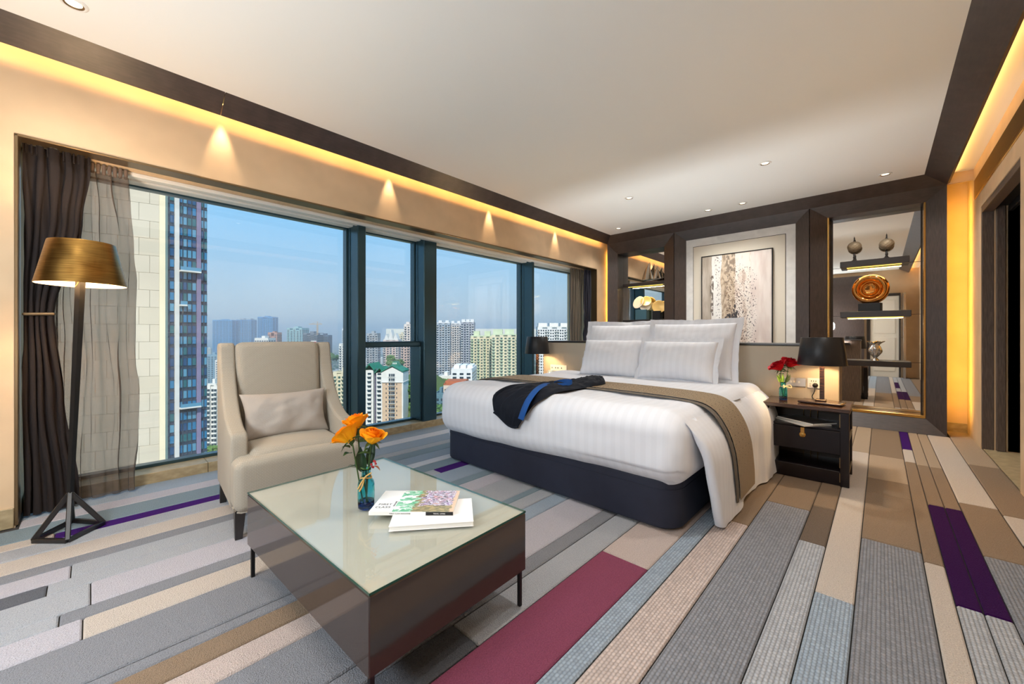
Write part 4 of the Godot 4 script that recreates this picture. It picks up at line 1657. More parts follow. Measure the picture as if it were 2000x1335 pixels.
		for k in 7:
			var e := R * (-0.03 - 0.006 * k) + V(0, 0.165 + 0.008 * sin(k * 2.1), 0) + F * 0.01 * cos(k * 1.7)
			tube(st, [V(0, 0.13, 0), R * -0.018 + V(0, 0.158, 0), e], 0.0008, 4)
			leaf(st, e, R * -1.0 + V(0, 0.5 * sin(k * 3.0), 0), V(0, 1, 0), 0.012, 0.006)
		part("leaf", st, dk, wi)
	else:
		var ci := rgb(120, 4, 14)
		var co := rgb(196, 14, 30)
		rose("red rose on the left in the nightstand vase, flat and wide open", at + R * -0.045 + V(0, 0.268, 0) + F * 0.01, foot, 0.074, ci, co, V(-0.55, 1, 0.35), "red roses on the nightstand", 111, 1.5)
		rose("red rose on the right in the nightstand vase, close to the lamp shade", at + R * 0.055 + V(0, 0.292, 0), foot + R * 0.005, 0.074, ci, co, V(0.35, 1, 0.1), "red roses on the nightstand", 112, 1.5)
		var gm := mat(rgb(120, 160, 60), 0.5)
		var sp := thing("leaf_sprig", "sprig of pale green leaves under the red roses", "foliage", at)
		for k in 5:
			st = new_st()
			var a := -0.6 + 0.3 * k
			leaf(st, R * (0.012 * (k - 2)) + V(0, 0.135, 0), R * sin(a) + V(0, 1, 0) + F * 0.2 * cos(k * 2.0), F, 0.075, 0.022, 0.05)
			part("leaf", st, gm if k < 3 else mat(rgb(50, 70, 34), 0.5), sp)
		st = new_st()
		tube(st, [V(0, 0.02, 0), V(0, 0.14, 0)], 0.003, 6)
		part("stem", st, gm, sp)

func floor_lamp() -> void:
	var blackm := wood(rgb(30, 26, 26), true, 0.35)
	var brass := mat(rgb(196, 150, 78), 0.34, 1.0)
	brass.albedo_texture = M.t_grain
	tri(brass, Vector3(0.6, 14, 0.6))
	var lin := mat(rgb(250, 238, 216), 0.7)
	var t := thing("floor_lamp", "tall floor lamp with brushed gold drum shade and black open pyramid base", "lamp", V(-3.15, 0, 0.075))
	# square foot frame, corners measured on the carpet
	var c := [V(0.014, 0.012, 0.125), V(0.143, 0.012, 0.005), V(-0.003, 0.012, -0.125), V(-0.166, 0.012, -0.006)]
	var top := V(0.0, 0.215, 0.0)
	for k in 4:
		var st := new_st()
		bar(st, c[k], c[(k + 1) % 4], 0.020, 0.022, 0.003)
		part("foot_rail", st, blackm, t)
		st = new_st()
		bar(st, c[k], top, 0.020, 0.022, 0.003)
		part("strut", st, blackm, t)
	var st := new_st()   # squared pole that widens upwards
	var a := V(0.0, 0.19, 0.0)
	var b := V(0.045, 1.40, -0.04)
	var ax := (b - a).normalized()
	var r1 := V(0.73, 0, -0.683)
	var r2 := ax.cross(r1).normalized()
	var q0: Array[Vector3] = []
	var q1: Array[Vector3] = []
	for k in [[-1, -1], [1, -1], [1, 1], [-1, 1]]:
		q0.append(a + r1 * 0.0095 * k[0] + r2 * 0.0095 * k[1])
		q1.append(b + r1 * 0.014 * k[0] + r2 * 0.014 * k[1])
	for k in 4:
		q4(st, q0[k], q0[(k + 1) % 4], q1[(k + 1) % 4], q1[k])
	q4(st, q1[0], q1[1], q1[2], q1[3])
	part("pole", st, M.black, t)
	st = new_st()
	lathe(st, [Vector2(0, 1.40), Vector2(0.022, 1.395), Vector2(0.024, 1.37), Vector2(0.018, 1.36)], 16, Transform3D(Basis.IDENTITY, V(0.045, 0, -0.04)))
	for k in 3:
		var an := TAU * k / 3.0 + 0.4
		tube(st, [V(0.045, 1.39, -0.04), V(0.05 + 0.150 * cos(an), 1.42, -0.045 + 0.150 * sin(an))], 0.0025, 5)
	part("shade_carrier", st, blackm, t)
	st = new_st()
	var sx := Transform3D(Basis.IDENTITY, V(0.05, 0, -0.045))
	lathe(st, [Vector2(0.1695, 1.318), Vector2(0.1712, 1.320), Vector2(0.1262, 1.540), Vector2(0.1245, 1.542)], 64, sx)
	part("shade", st, brass, t)
	st = new_st()
	lathe(st, [Vector2(0.1245, 1.541), Vector2(0.1695, 1.319)], 64, sx)
	part("shade_lining", st, lin, t, "white lining of the shade")
	st = new_st()
	lathe(st, [Vector2(0, 1.50), Vector2(0.018, 1.49), Vector2(0.03, 1.46), Vector2(0.022, 1.42), Vector2(0.013, 1.40), Vector2(0, 1.40)], 18, Transform3D(Basis.IDENTITY, V(0.045, 0, -0.04)))
	part("bulb", st, M.bulb, t)
	st = new_st()
	tube(st, spline([V(0.045, 1.39, -0.04), V(0.075, 1.33, -0.03), V(0.085, 1.305, -0.02)], 4), 0.0012, 4)
	part("pull_chain", st, M.gold, t)
	var l := OmniLight3D.new()
	l.name = "floor_lamp_light"
	l.light_color = Color(1.0, 0.84, 0.64)
	l.light_energy = 0.5
	l.light_size = 0.028
	l.omni_range = 20.0
	l.omni_attenuation = 2.0
	l.shadow_enabled = true
	add_child(l)
	l.position = V(-3.105, 1.455, 0.035)

# hanging cloth: z0..z1 given at heights by prof = [[y, z_a, z_b], ...], folds along it
func drape(st: SurfaceTool, x: float, prof: Array, folds: float, depth: float, seed_: int, nu := 90, nv := 40) -> void:
	var f := noise(seed_, 1.3, 2)
	sheet(st, func(u: float, v: float) -> Vector3:
		var y: float = lerpf(prof[0][0], prof[-1][0], v)
		var i := 0
		while i < prof.size() - 2 and y < prof[i + 1][0]:
			i += 1
		var k: float = soft((prof[i][0] - y) / (prof[i][0] - prof[i + 1][0]))
		var za: float = lerpf(prof[i][1], prof[i + 1][1], k)
		var zb: float = lerpf(prof[i][2], prof[i + 1][2], k)
		var ph := u * TAU * folds + 2.2 * f.get_noise_2d(u * 2.0, y * 0.9)
		var amp := depth * (0.75 + 0.8 * f.get_noise_2d(u * 4.0 + 9.0, y * 0.6))
		return V(x + amp * sin(ph), y, lerpf(za, zb, u) + amp * 0.35 * sin(2.0 * ph)), nu, nv)

func curtains() -> void:
	var dk := mat(rgb(40, 34, 33), 0.75, 0, 0.3)
	dk.rim_enabled = true
	dk.rim = 0.5
	dk.rim_tint = 0.8
	var dk2 := mat(rgb(54, 54, 64), 0.75, 0, 0.3)
	var sh := mat(Color(0.40, 0.35, 0.315, 0.72), 0.9, 0, 0.2)
	sh.transparency = BaseMaterial3D.TRANSPARENCY_ALPHA
	var t := thing("curtain", "heavy dark brown curtain held back by a tie, behind the floor lamp", "curtain", V(0, 0, 0), 0.0)
	var st := new_st()
	drape(st, -3.60, [[2.155, 0.265, 0.0], [2.05, 0.265, 0.0], [1.75, 0.265, 0.03], [1.17, 0.265, 0.15], [0.7, 0.265, 0.11], [0.012, 0.265, 0.045]], 5.0, 0.022, 5)
	part("cloth", st, dk, t)
	st = new_st()
	for k in 13:
		var z := 0.255 - 0.0205 * k
		bx(st, V(-3.615, 2.10, z - 0.004), V(-3.585, 2.156, z + 0.004), 0.002)
	part("pleat_heading", st, dk, t)
	st = new_st()
	rbox(st, Transform3D(Basis(Vector3.RIGHT, 0.04), V(-3.575, 1.175, 0.205)), V(0.03, 0.018, 0.125), 0.008, 3)
	part("tie_back", st, M.bronze, t, "bronze tie-back arm")
	var s := thing("sheer_curtain", "see-through taupe sheer curtain at the left end of the window", "curtain", V(0, 0, 0))
	st = new_st()
	drape(st, -3.69, [[2.10, 0.14, -0.165], [1.6, 0.15, -0.20], [1.0, 0.16, -0.215], [0.4, 0.16, -0.22], [0.012, 0.14, -0.205]], 4.5, 0.026, 15, 110, 40)
	part("cloth", st, sh, s)
	st = new_st()
	var heading := mat(rgb(112, 96, 86), 0.85)
	for k in 12:
		var z := 0.12 - 0.0255 * k
		rbox(st, Transform3D(Basis.IDENTITY, V(-3.69, 2.125, z)), V(0.03, 0.065, 0.019), 0.008, 2)
	part("pleat_heading", st, heading, s)
	var t2 := thing("curtain", "heavy dark curtain at the far end of the window, behind the back pillows", "curtain", V(0, 0, 0))
	st = new_st()
	drape(st, -3.60, [[2.15, -5.60, -5.80], [1.0, -5.58, -5.80], [0.012, -5.57, -5.80]], 4.0, 0.028, 25, 60, 20)
	part("cloth", st, dk2, t2)
	var s2 := thing("sheer_curtain", "narrow taupe sheer curtain at the far end of the window", "curtain", V(0, 0, 0))
	st = new_st()
	drape(st, -3.68, [[2.15, -5.32, -5.66], [1.0, -5.30, -5.66], [0.012, -5.30, -5.66]], 5.0, 0.03, 35, 70, 20)
	var sh2 := mat(Color(0.50, 0.455, 0.40, 0.78), 0.9, 0, 0.2)
	sh2.transparency = BaseMaterial3D.TRANSPARENCY_ALPHA
	part("cloth", st, sh2, s2)

func painting() -> void:
	var w := 360
	var h := 576
	var im := Image.create(w, h, false, Image.FORMAT_RGB8)
	var n1 := noise(41, 0.012, 4)
	var n2 := noise(42, 0.05, 3)
	var n3 := noise(43, 0.11, 2)
	for py in h:
		for px in w:
			var u := px / float(w)
			var v := py / float(h)
			var a := n1.get_noise_2d(px * 1.6, py * 0.35)
			var b := n2.get_noise_2d(px, py * 0.5)
			var e := n3.get_noise_2d(px, py * 0.7)
			var uu := u + 0.02 * a
			var c := Color(0.90, 0.86, 0.83)
			if uu < 0.15:
				c = Color(0.78, 0.74, 0.69).lerp(Color(0.66, 0.61, 0.55), clampf(0.4 + 1.5 * a + 0.5 * v, 0, 1))
			elif uu < 0.295:
				c = Color(0.93, 0.92, 0.90).lerp(Color(0.87, 0.85, 0.82), clampf(0.3 + a, 0, 1))
			elif uu < 0.50:
				c = Color(0.80, 0.73, 0.64).lerp(Color(0.60, 0.52, 0.44), clampf(0.35 + 1.8 * b - 0.5 * absf(uu - 0.38) * 4.0 - 0.2 * v, 0, 1))
			elif uu < 0.72:
				c = Color(0.90, 0.86, 0.82).lerp(Color(0.76, 0.68, 0.62), clampf(1.6 * a + 0.7 * b, 0, 1))
			else:
				c = Color(0.91, 0.87, 0.84).lerp(Color(0.85, 0.79, 0.76), clampf(0.4 + 1.4 * a, 0, 1))
			if uu > 0.36 and uu < 0.50 and v < 0.16 and b > -0.15:
				c = c.lerp(Color(0.50, 0.45, 0.40), 0.6)
			if (uu > 0.13 and uu < 0.17) and v > 0.18 and v < 0.55 and b > -0.05:
				c = Color(0.47, 0.43, 0.40)
			# splatter: dots growing denser downwards in the middle
			var dens := 0.0
			if uu > 0.36 and uu < 0.80:
				dens = 0.07 * soft(v * 1.6) * (1.0 - absf(uu - 0.55) * 3.2)
			if uu > 0.20 and uu < 0.29:
				dens = 0.02
			if dens > 0.004 and e > 0.52 - dens * 2.6:
				c = Color(0.26, 0.23, 0.24)
			elif e > 0.36 - dens * 2.2 and uu > 0.36 and uu < 0.62 and v > 0.3:
				c = c.lerp(Color(0.52, 0.38, 0.28), 0.6)
			# the large ink blot
			var dx := (u - 0.46) / 0.095
			var dy := (v - 0.66) / 0.17
			if dx * dx + dy * dy + 1.6 * b + 0.8 * a < 0.9:
				c = Color(0.17, 0.17, 0.20).lerp(Color(0.34, 0.31, 0.30), clampf(0.5 + 2.0 * e, 0, 1))
			im.set_pixel(px, py, c)
	var art := mat(Color.WHITE, 0.7)
	art.albedo_texture = ImageTexture.create_from_image(im)
	var t := thing("painting", "tall abstract painting of beige and white bands with black ink blot, thin black frame", "painting", V(-1.48, 0.62, -6.149))
	var hw := 0.443
	var hh := 1.585
	var st := new_st()
	bx(st, V(-hw, 0.0, 0.0), V(hw, hh, 0.026))
	part("stretcher", st, M.cream_board, t)
	st = new_st()
	q4uv(st, [V(-hw + 0.012, 0.012, 0.0275), V(hw - 0.012, 0.012, 0.0275), V(hw - 0.012, hh - 0.012, 0.0275), V(-hw + 0.012, hh - 0.012, 0.0275)], [Vector2(0, 1), Vector2(1, 1), Vector2(1, 0), Vector2(0, 0)])
	part("canvas", st, art, t)
	st = new_st()
	bx(st, V(-hw, 0, 0.002), V(-hw + 0.012, hh, 0.034), 0.002)
	bx(st, V(hw - 0.012, 0, 0.002), V(hw, hh, 0.034), 0.002)
	bx(st, V(-hw, 0, 0.002), V(hw, 0.012, 0.034), 0.002)
	bx(st, V(-hw, hh - 0.012, 0.002), V(hw, hh, 0.034), 0.002)
	part("frame", st, M.black, t)

func niche_things() -> void:
	# floating shelves
	var k := 0
	for s in [[-0.36, 0.232, 1.935, 0.07, "dark floating shelf with two globe ornaments before the mirror"], [-0.358, 0.246, 1.335, 0.07, "dark floating shelf carrying the gold ring sculpture"], [-0.36, 0.246, 0.760, 0.066, "lowest dark floating shelf carrying the silver vase, before the mirror"],
			[-3.20, -2.49, 1.922, 0.05, "dark shelf carrying the model sailing ship in the left niche"], [-3.20, -2.49, 1.312, 0.05, "dark shelf carrying two shell discs in the left niche"]]:
		var st := new_st()
		bx(st, V(s[0], s[2] - s[3], ZM + 0.001), V(s[1], s[2], -6.175), 0.003)
		single("floating_shelf", st, M.wood_d, s[4], "shelf", "shelves in the mirrored niches")
		if k < 2 or k == 3:   # slim light bar under the shelf
			st = new_st()
			bx(st, V(s[0] + 0.06, s[2] - s[3] - 0.006, -6.262), V(s[1] - 0.06, s[2] - s[3], -6.25), 0.001)
			single("light_bar", st, M.led, ["slim light bar under the globe shelf", "slim light bar under the ring sculpture's shelf", "", "slim light bar under the model ship's shelf"][k], "light")
			area("light_bar_lamp", V((s[0] + s[1]) / 2, s[2] - s[3] - 0.009, -6.256), V(0, -1, -0.12), Vector2(s[1] - s[0] - 0.12, 0.010), Color(1.0, 0.87, 0.55), 0.2, Vector3.FORWARD)
		k += 1
	# globes
	var gm := mat(rgb(178, 158, 130), 0.45, 0.3)
	var dkm := mat(rgb(48, 42, 40), 0.4, 0.3)
	for s in [[V(-0.232, 1.935, -6.255), "left globe ornament with spire on the top shelf", 0.066, 0.165], [V(0.048, 1.935, -6.255), "right globe ornament with spire on the top shelf", 0.066, 0.155]]:
		var t := thing("globe_ornament", s[1], "ornament", s[0], 0.0, "globe ornaments on the top shelf")
		var st := new_st()
		lathe(st, [Vector2(0, 0), Vector2(0.034, 0.0), Vector2(0.036, 0.006), Vector2(0.024, 0.014), Vector2(0.012, 0.024), Vector2(0.010, 0.04), Vector2(0.015, 0.05), Vector2(0.010, 0.06), Vector2(0.011, 0.10), Vector2(0.0, 0.105)], 20)
		part("stand", st, dkm, t)
		st = new_st()
		var R: float = s[2]
		var cy: float = s[3] + 0.012
		st.set_smooth_group(0)
		var ribs := noise(8, 20.0, 1)
		sheet(st, func(u: float, v: float) -> Vector3:
			var a := u * TAU
			var b := (v - 0.5) * PI
			var rr := R * (1.0 + 0.025 * sin(a * 12.0) * sin(b * 12.0))
			return V(rr * cos(b) * sin(a), cy + rr * 0.94 * sin(b), rr * cos(b) * cos(a)), 72, 36)
		part("globe", st, gm, t)
		st = new_st()
		lathe(st, [Vector2(0.014, cy + R * 0.9), Vector2(0.014, cy + R * 0.99), Vector2(0.005, cy + R * 1.1), Vector2(0.009, cy + R * 1.25), Vector2(0.004, cy + R * 1.4), Vector2(0.0075, cy + R * 1.55), Vector2(0.003, cy + R * 1.7), Vector2(0.0, cy + R * 1.95)], 14)
		part("spire", st, dkm, t)
	# gold ring sculpture: a dished disc with concentric ridges
	var t2 := thing("ring_sculpture", "polished gold concentric disc sculpture on black block base", "sculpture", V(-0.092, 1.335, -6.25), -0.2)
	var st := new_st()
	bx(st, V(-0.10, 0.0, -0.045), V(0.10, 0.095, 0.045), 0.004)
	part("base_block", st, M.black, t2)
	st = new_st()
	var px: Array = []
	for p in [[0.0, 0.020], [0.045, 0.022], [0.055, 0.030], [0.062, 0.024], [0.072, 0.008], [0.085, -0.004], [0.098, 0.004], [0.112, 0.024], [0.128, 0.036], [0.146, 0.034], [0.162, 0.020], [0.170, 0.0], [0.162, -0.020], [0.14, -0.034], [0.10, -0.04], [0.0, -0.04]]:
		px.append(Vector2(p[0], p[1]))
	var prof: Array = spline(px, 4)
	prof.reverse()
	prof[0] = Vector2(0, -0.04)
	prof[-1] = Vector2(0, 0.020)
	lathe(st, prof, 56, Transform3D(Basis(Vector3.RIGHT, Vector3.BACK, Vector3.DOWN), V(0, 0.262, 0)))
	part("disc", st, mat(rgb(226, 158, 84), 0.10, 1.0), t2)
	# crumpled silver vase
	var t3 := thing("silver_vase", "crumpled silver vase with flared gold rim on the lowest shelf", "vase", V(-0.05, 0.760, -6.25))
	var fz := noise(61, 9.0, 2)
	for s in [["body", M.steel, 1.0], ["rim_lining", M.gold, 0.97]]:
		st = new_st()
		var pr := [Vector2(0.035, 0.0), Vector2(0.03, 0.012), Vector2(0.016, 0.03), Vector2(0.038, 0.07), Vector2(0.058, 0.11), Vector2(0.05, 0.15), Vector2(0.038, 0.18), Vector2(0.048, 0.20), Vector2(0.072, 0.218)]
		var prs := spline(pr, 4)
		var lo := 0 if s[0] == "body" else 24
		var cnt := prs.size() - 1
		sheet(st, func(u: float, v: float) -> Vector3:
			var i := lo + int(roundf(v * (cnt - lo)))
			var p: Vector2 = prs[i]
			var a := u * TAU
			var rr: float = p.x * s[2] * (1.0 + (0.35 * fz.get_noise_2d(cos(a) * 0.12, p.y + sin(a) * 0.12) if p.y > 0.03 else 0.0) + (0.12 * sin(a * 5.0) if p.y > 0.19 else 0.0))
			return V(rr * cos(a), p.y + (0.008 * sin(a * 5.0 + 1.0) if p.y > 0.19 else 0.0), -rr * sin(a)), 48, cnt - lo)
		part(s[0], st, s[1], t3)
	# model sailing ship
	var silver := mat(rgb(176, 168, 158), 0.16, 1.0)
	var t4 := thing("model_ship", "silver model sailing ship with two tall sails in the left niche", "ornament", V(-2.72, 1.922, -6.25), 0.08)
	st = new_st()
	sheet(st, func(u: float, v: float) -> Vector3:   # hull
		var x := lerpf(-0.17, 0.19, u)
		var b := 0.030 * pow(sin(clampf(u * 0.93 + 0.05, 0, 1) * PI), 0.6)
		var a := (v - 0.5) * PI
		return V(x, 0.045 - 0.036 * cos(a) * pow(sin(clampf(u * 0.9 + 0.08, 0, 1) * PI), 0.5) + 0.02 * pow(u, 4.0), -b * sin(a)), 24, 12)
	bx(st, V(-0.10, 0.0, -0.02), V(0.10, 0.014, 0.02), 0.002)
	part("hull", st, silver, t4)
	for s in [[-0.05, 0.315, -0.165, 0.0], [0.085, 0.245, 0.005, 0.10]]:
		st = new_st()
		tube(st, [V(s[0] + 0.005, 0.04, 0), V(s[0] + 0.005, s[1] + 0.01, 0)], 0.0025, 6)
		part("mast", st, silver, t4)
		for q in 2:
			st = new_st()
			sheet(st, func(u: float, v: float) -> Vector3:
				var foot: float = lerpf(s[2], s[0], u) if q == 0 else lerpf(s[0] + 0.012, s[0] + 0.085, u)
				var y: float = lerpf(0.05, s[1] if q == 0 else s[1] * 0.8, v)
				var x: float = lerpf(foot, s[0] + (0.0 if q == 0 else 0.010), pow(v, 1.6 if q == 0 else 1.0))
				return V(x, y, 0.022 * sin(u * PI) * (1.0 - v) + 0.004), 8, 14)
			part("sail", st, silver, t4)
	st = new_st()
	for q in 3:
		tube(st, [V(0.09, 0.24 - 0.04 * q, 0), V(0.20 - 0.02 * q, 0.06, 0)], 0.0012, 4)
	part("rigging", st, silver, t4)
	# two shell discs on blocks
	var teal := mat(rgb(70, 104, 116), 0.35)
	var shell_w := mat(rgb(236, 226, 208), 0.3)
	var shell_g := mat(rgb(226, 186, 110), 0.3, 0.2)
	for s in [[V(-2.885, 1.312, -6.24), 0.165, teal, "large pair of pale shell discs on a blue-grey block", [[-0.06, 0.285, 0.11, 0.6, shell_w], [0.065, 0.30, 0.088, -0.55, shell_g], [0.05, 0.225, 0.09, -0.9, shell_w]], 0.19], [V(-2.63, 1.312, -6.25), 0.135, M.black, "small golden shell disc on a black block in the left niche", [[0.02, 0.20, 0.105, -1.0, shell_g]], 0.13]]:
		var o := thing("shell_sculpture", s[3], "sculpture", s[0])
		st = new_st()
		var hw: float = s[5] / 2
		bx(st, V(-hw, 0, -0.06), V(hw, s[1], 0.06), 0.004)
		part("block", st, s[2], o)
		for q in s[4]:
			st = new_st()
			lathe(st, [Vector2(0, -0.012), Vector2(q[2] * 0.6, -0.012), Vector2(q[2] * 0.93, 0.002), Vector2(q[2], 0.014), Vector2(q[2] * 0.92, 0.014), Vector2(q[2] * 0.6, 0.006), Vector2(0, 0.004)], 32, Transform3D(Basis(Vector3.BACK, q[3]) * Basis(Vector3.RIGHT, 1.1), V(q[0], q[1], 0.0)))
			part("disc", st, q[4], o)

func rear_things() -> void:
	# what the mirrors show of the near end of the room
	var d := Node3D.new()
	d.name = "door_2"
	d.set_meta("kind", "structure")
	add_child(d)
	var st := new_st()
	bx(st, V(-0.20, 0.0, 1.16), V(0.33, 2.05, 1.2), 0.003)
	part("door_leaf", st, M.cream_board, d)
	for s in [[0.15, 1.0], [1.1, 1.95]]:
		st = new_st()
		bx(st, V(-0.13, s[0], 1.15), V(0.26, s[1], 1.162), 0.004)
		part("door_panel", st, M.cream_board, d)
	st = new_st()
	bx(st, V(-0.27, 0.0, 1.14), V(-0.205, 2.12, 1.2), 0.004)
	bx(st, V(0.335, 0.0, 1.14), V(0.36, 2.12, 1.2), 0.004)
	bx(st, V(-0.27, 2.055, 1.14), V(0.36, 2.12, 1.2), 0.004)
	part("door_frame", st, M.wood_d, d)
	st = new_st()
	bx(st, V(0.40, 0.0, 0.85), V(0.445, 2.1, 1.2), 0.003)
	bx(st, V(0.36, 1.0, 0.90), V(0.40, 1.012, 1.0), 0.003)
	part("door_edge", st, M.steel, d)
	st = new_st()
	bx(st, V(-3.4, 0.0, 1.1), V(-0.32, 2.615, 1.2))
	struct("trim_10", st, M.wood_v)
	# added fill lamps out of view behind the camera, brightening ceiling and room
	var shade := mat(rgb(250, 246, 238), 0.9)
	shade.emission_enabled = true
	shade.emission = Color(1.0, 0.95, 0.88)
	shade.emission_energy_multiplier = 0.6
	for s in [[V(-1.1, 0, 0.82), "added white fill lamp behind the camera, closer to the door side"], [V(-1.85, 0, 0.82), "added white fill lamp behind the camera, closer to the window"]]:
		var t := thing("added_fill_lamp", s[1], "lamp", s[0], 0.0, "added fill lamps behind the camera")
		st = new_st()
		lathe(st, [Vector2(0, 0), Vector2(0.14, 0), Vector2(0.14, 0.015), Vector2(0.012, 0.03), Vector2(0.012, 1.10), Vector2(0, 1.10)], 24)
		part("stand", st, M.black, t)
		st = new_st()
		lathe(st, [Vector2(0.0, 1.08), Vector2(0.10, 1.10), Vector2(0.17, 1.18), Vector2(0.20, 1.30), Vector2(0.17, 1.42), Vector2(0.10, 1.5), Vector2(0.0, 1.52)], 28)
		part("globe_shade", st, shade, t)
		var l := OmniLight3D.new()
		l.name = "added_fill_lamp_light"
		l.light_color = Color(0.93, 0.97, 1.0)
		l.light_energy = 1.5
		l.light_size = 0.2
		l.omni_range = 30.0
		l.omni_attenuation = 2.0
		l.shadow_enabled = true
		add_child(l)
		l.position = s[0] + V(0, 1.3, 0)

# ---------------------------------------------------------------- the city outside
const FW := Vector3(-0.68325, 0, -0.73020)   # the way the room's far corner lies
const RT := Vector3(0.73020, 0, -0.68325)
const GROUND := -86.0

# a place in the city: across (metres to the right per metre out), out (metres)
func town(across: float, out: float, y := GROUND) -> Vector3:
	var p := FW * out + RT * (across * out)
	p.y = y
	return p

func facade_mat(c: Color, rough := 0.85) -> StandardMaterial3D:
	var m := mat(c, rough, 0, 0.2)
	m.albedo_texture = M.t_soft
	return tri(m, Vector3(0.05, 0.05, 0.05))

# a tower: u0..u1 across (pixels of the photo's 770 px focal length, from its middle), top height v above the eye line
func tower(label: String, called: String, u0: float, u1: float, vtop: float, out: float, wall: StandardMaterial3D, glass: StandardMaterial3D, o := {}) -> Node3D:
	var k := out / 770.0
	var w := (u1 - u0) * k
	var dep: float = o.get("depth", minf(w * 0.9, 28.0))
	var top := 1.05 + (655.0 - vtop) * k
	var yaw: float = o.get("yaw", 0.0)
	var t := thing(called, label, "building", town(((u0 + u1) / 2 - 1000.0) / 770.0, out), 0.0, o.get("group", ""))
	t.basis = Basis(RT, Vector3.UP, -FW).rotated(Vector3.UP, yaw)
	t.position += FW * dep / 2
	var h := top - GROUND
	var st := new_st()
	var nb: int = o.get("bays", 1)
	var bw := w / nb
	# body broken into bays that stand forward and back
	for b in nb:
		var back := 0.0 if b % 2 == 0 else bw * float(o.get("relief", 0.18))
		var hh := h - (float(o.get("step", 0.0)) * (b % 2))
		bx(st, V(-w / 2 + b * bw, 0, -dep / 2), V(-w / 2 + (b + 1) * bw, hh, dep / 2 - back))
	part("body", st, wall, t)
	# windows: dark panes between proud sills, front and right-hand side and left-hand side
	st = new_st()
	var sl := new_st()
	var fl: float = o.get("floor", 3.1)
	var cw: float = o.get("col", 2.6)
	var low: float = maxf(h - float(o.get("seen", 110.0)), 3.0)
	var n := int((h - 2.0 - low) / fl)
	var ww: float = o.get("ww", 0.55)
	var wh: float = o.get("wh", 0.55)
	for b in nb:
		var back := 0.0 if b % 2 == 0 else bw * float(o.get("relief", 0.18))
		var hh := h - (float(o.get("step", 0.0)) * (b % 2))
		var cols := maxi(1, int(bw / cw))
		for f in n:
			var y := hh - 2.0 - (f + 1) * fl
			for c in cols:
				var x := -w / 2 + b * bw + (c + 0.5) * bw / cols
				var z := dep / 2 - back
				bx(st, V(x - bw / cols * ww / 2, y + fl * 0.25, z - 0.1), V(x + bw / cols * ww / 2, y + fl * (0.25 + wh), z + 0.06))
				if o.get("balcony", false) and (c + b) % 2 == 0:
					bx(sl, V(x - bw / cols * 0.46, y + fl * 0.02, z), V(x + bw / cols * 0.46, y + fl * 0.28, z + 0.9))
			if not o.get("balcony", false) and o.get("bands", true):
				bx(sl, V(-w / 2 + b * bw, y + fl * 0.02, dep / 2 - back), V(-w / 2 + (b + 1) * bw, y + fl * 0.12, dep / 2 - back + 0.18))
	var sc := maxi(1, int(dep / cw / 1.4))
	for f in n:
		var y := h - 2.0 - (f + 1) * fl
		for c in sc:
			var z := -dep / 2 + (c + 0.5) * dep / sc
			for sx in [-1.0, 1.0]:
				bx(st, V(sx * w / 2 - 0.06, y + fl * 0.25, z - dep / sc * ww / 2), V(sx * w / 2 + 0.06, y + fl * (0.25 + wh), z + dep / sc * ww / 2))
	stuff("windows", st, glass, t)
	stuff("balconies" if o.get("balcony", false) else "floor_bands", sl, o.get("trim", wall), t)
	# roof: parapet and plant rooms
	st = new_st()
	bx(st, V(-w / 2, h, dep / 2 - 0.6), V(w / 2, h + 1.1, dep / 2))
	bx(st, V(-w / 2, h, -dep / 2), V(-w / 2 + 0.6, h + 1.1, dep / 2))
	bx(st, V(w / 2 - 0.6, h, -dep / 2), V(w / 2, h + 1.1, dep / 2))
	for q in int(o.get("plant", 1)):
		var x := -w / 2 + w * (q + 0.5) / int(o.get("plant", 1))
		bx(st, V(x - w * 0.13, h, -dep * 0.25), V(x + w * 0.13, h + float(o.get("planth", 4.0)), dep * 0.25))
	part("roof", st, o.get("trim", wall), t)
	return t

func gable(st: SurfaceTool, x0: float, x1: float, y0: float, y1: float, z0: float, z1: float) -> void:
	var xm := (x0 + x1) / 2
	prism(st, PackedVector2Array([Vector2(x0, y0), Vector2(x1, y0), Vector2(xm, y1)]), z0, z1)

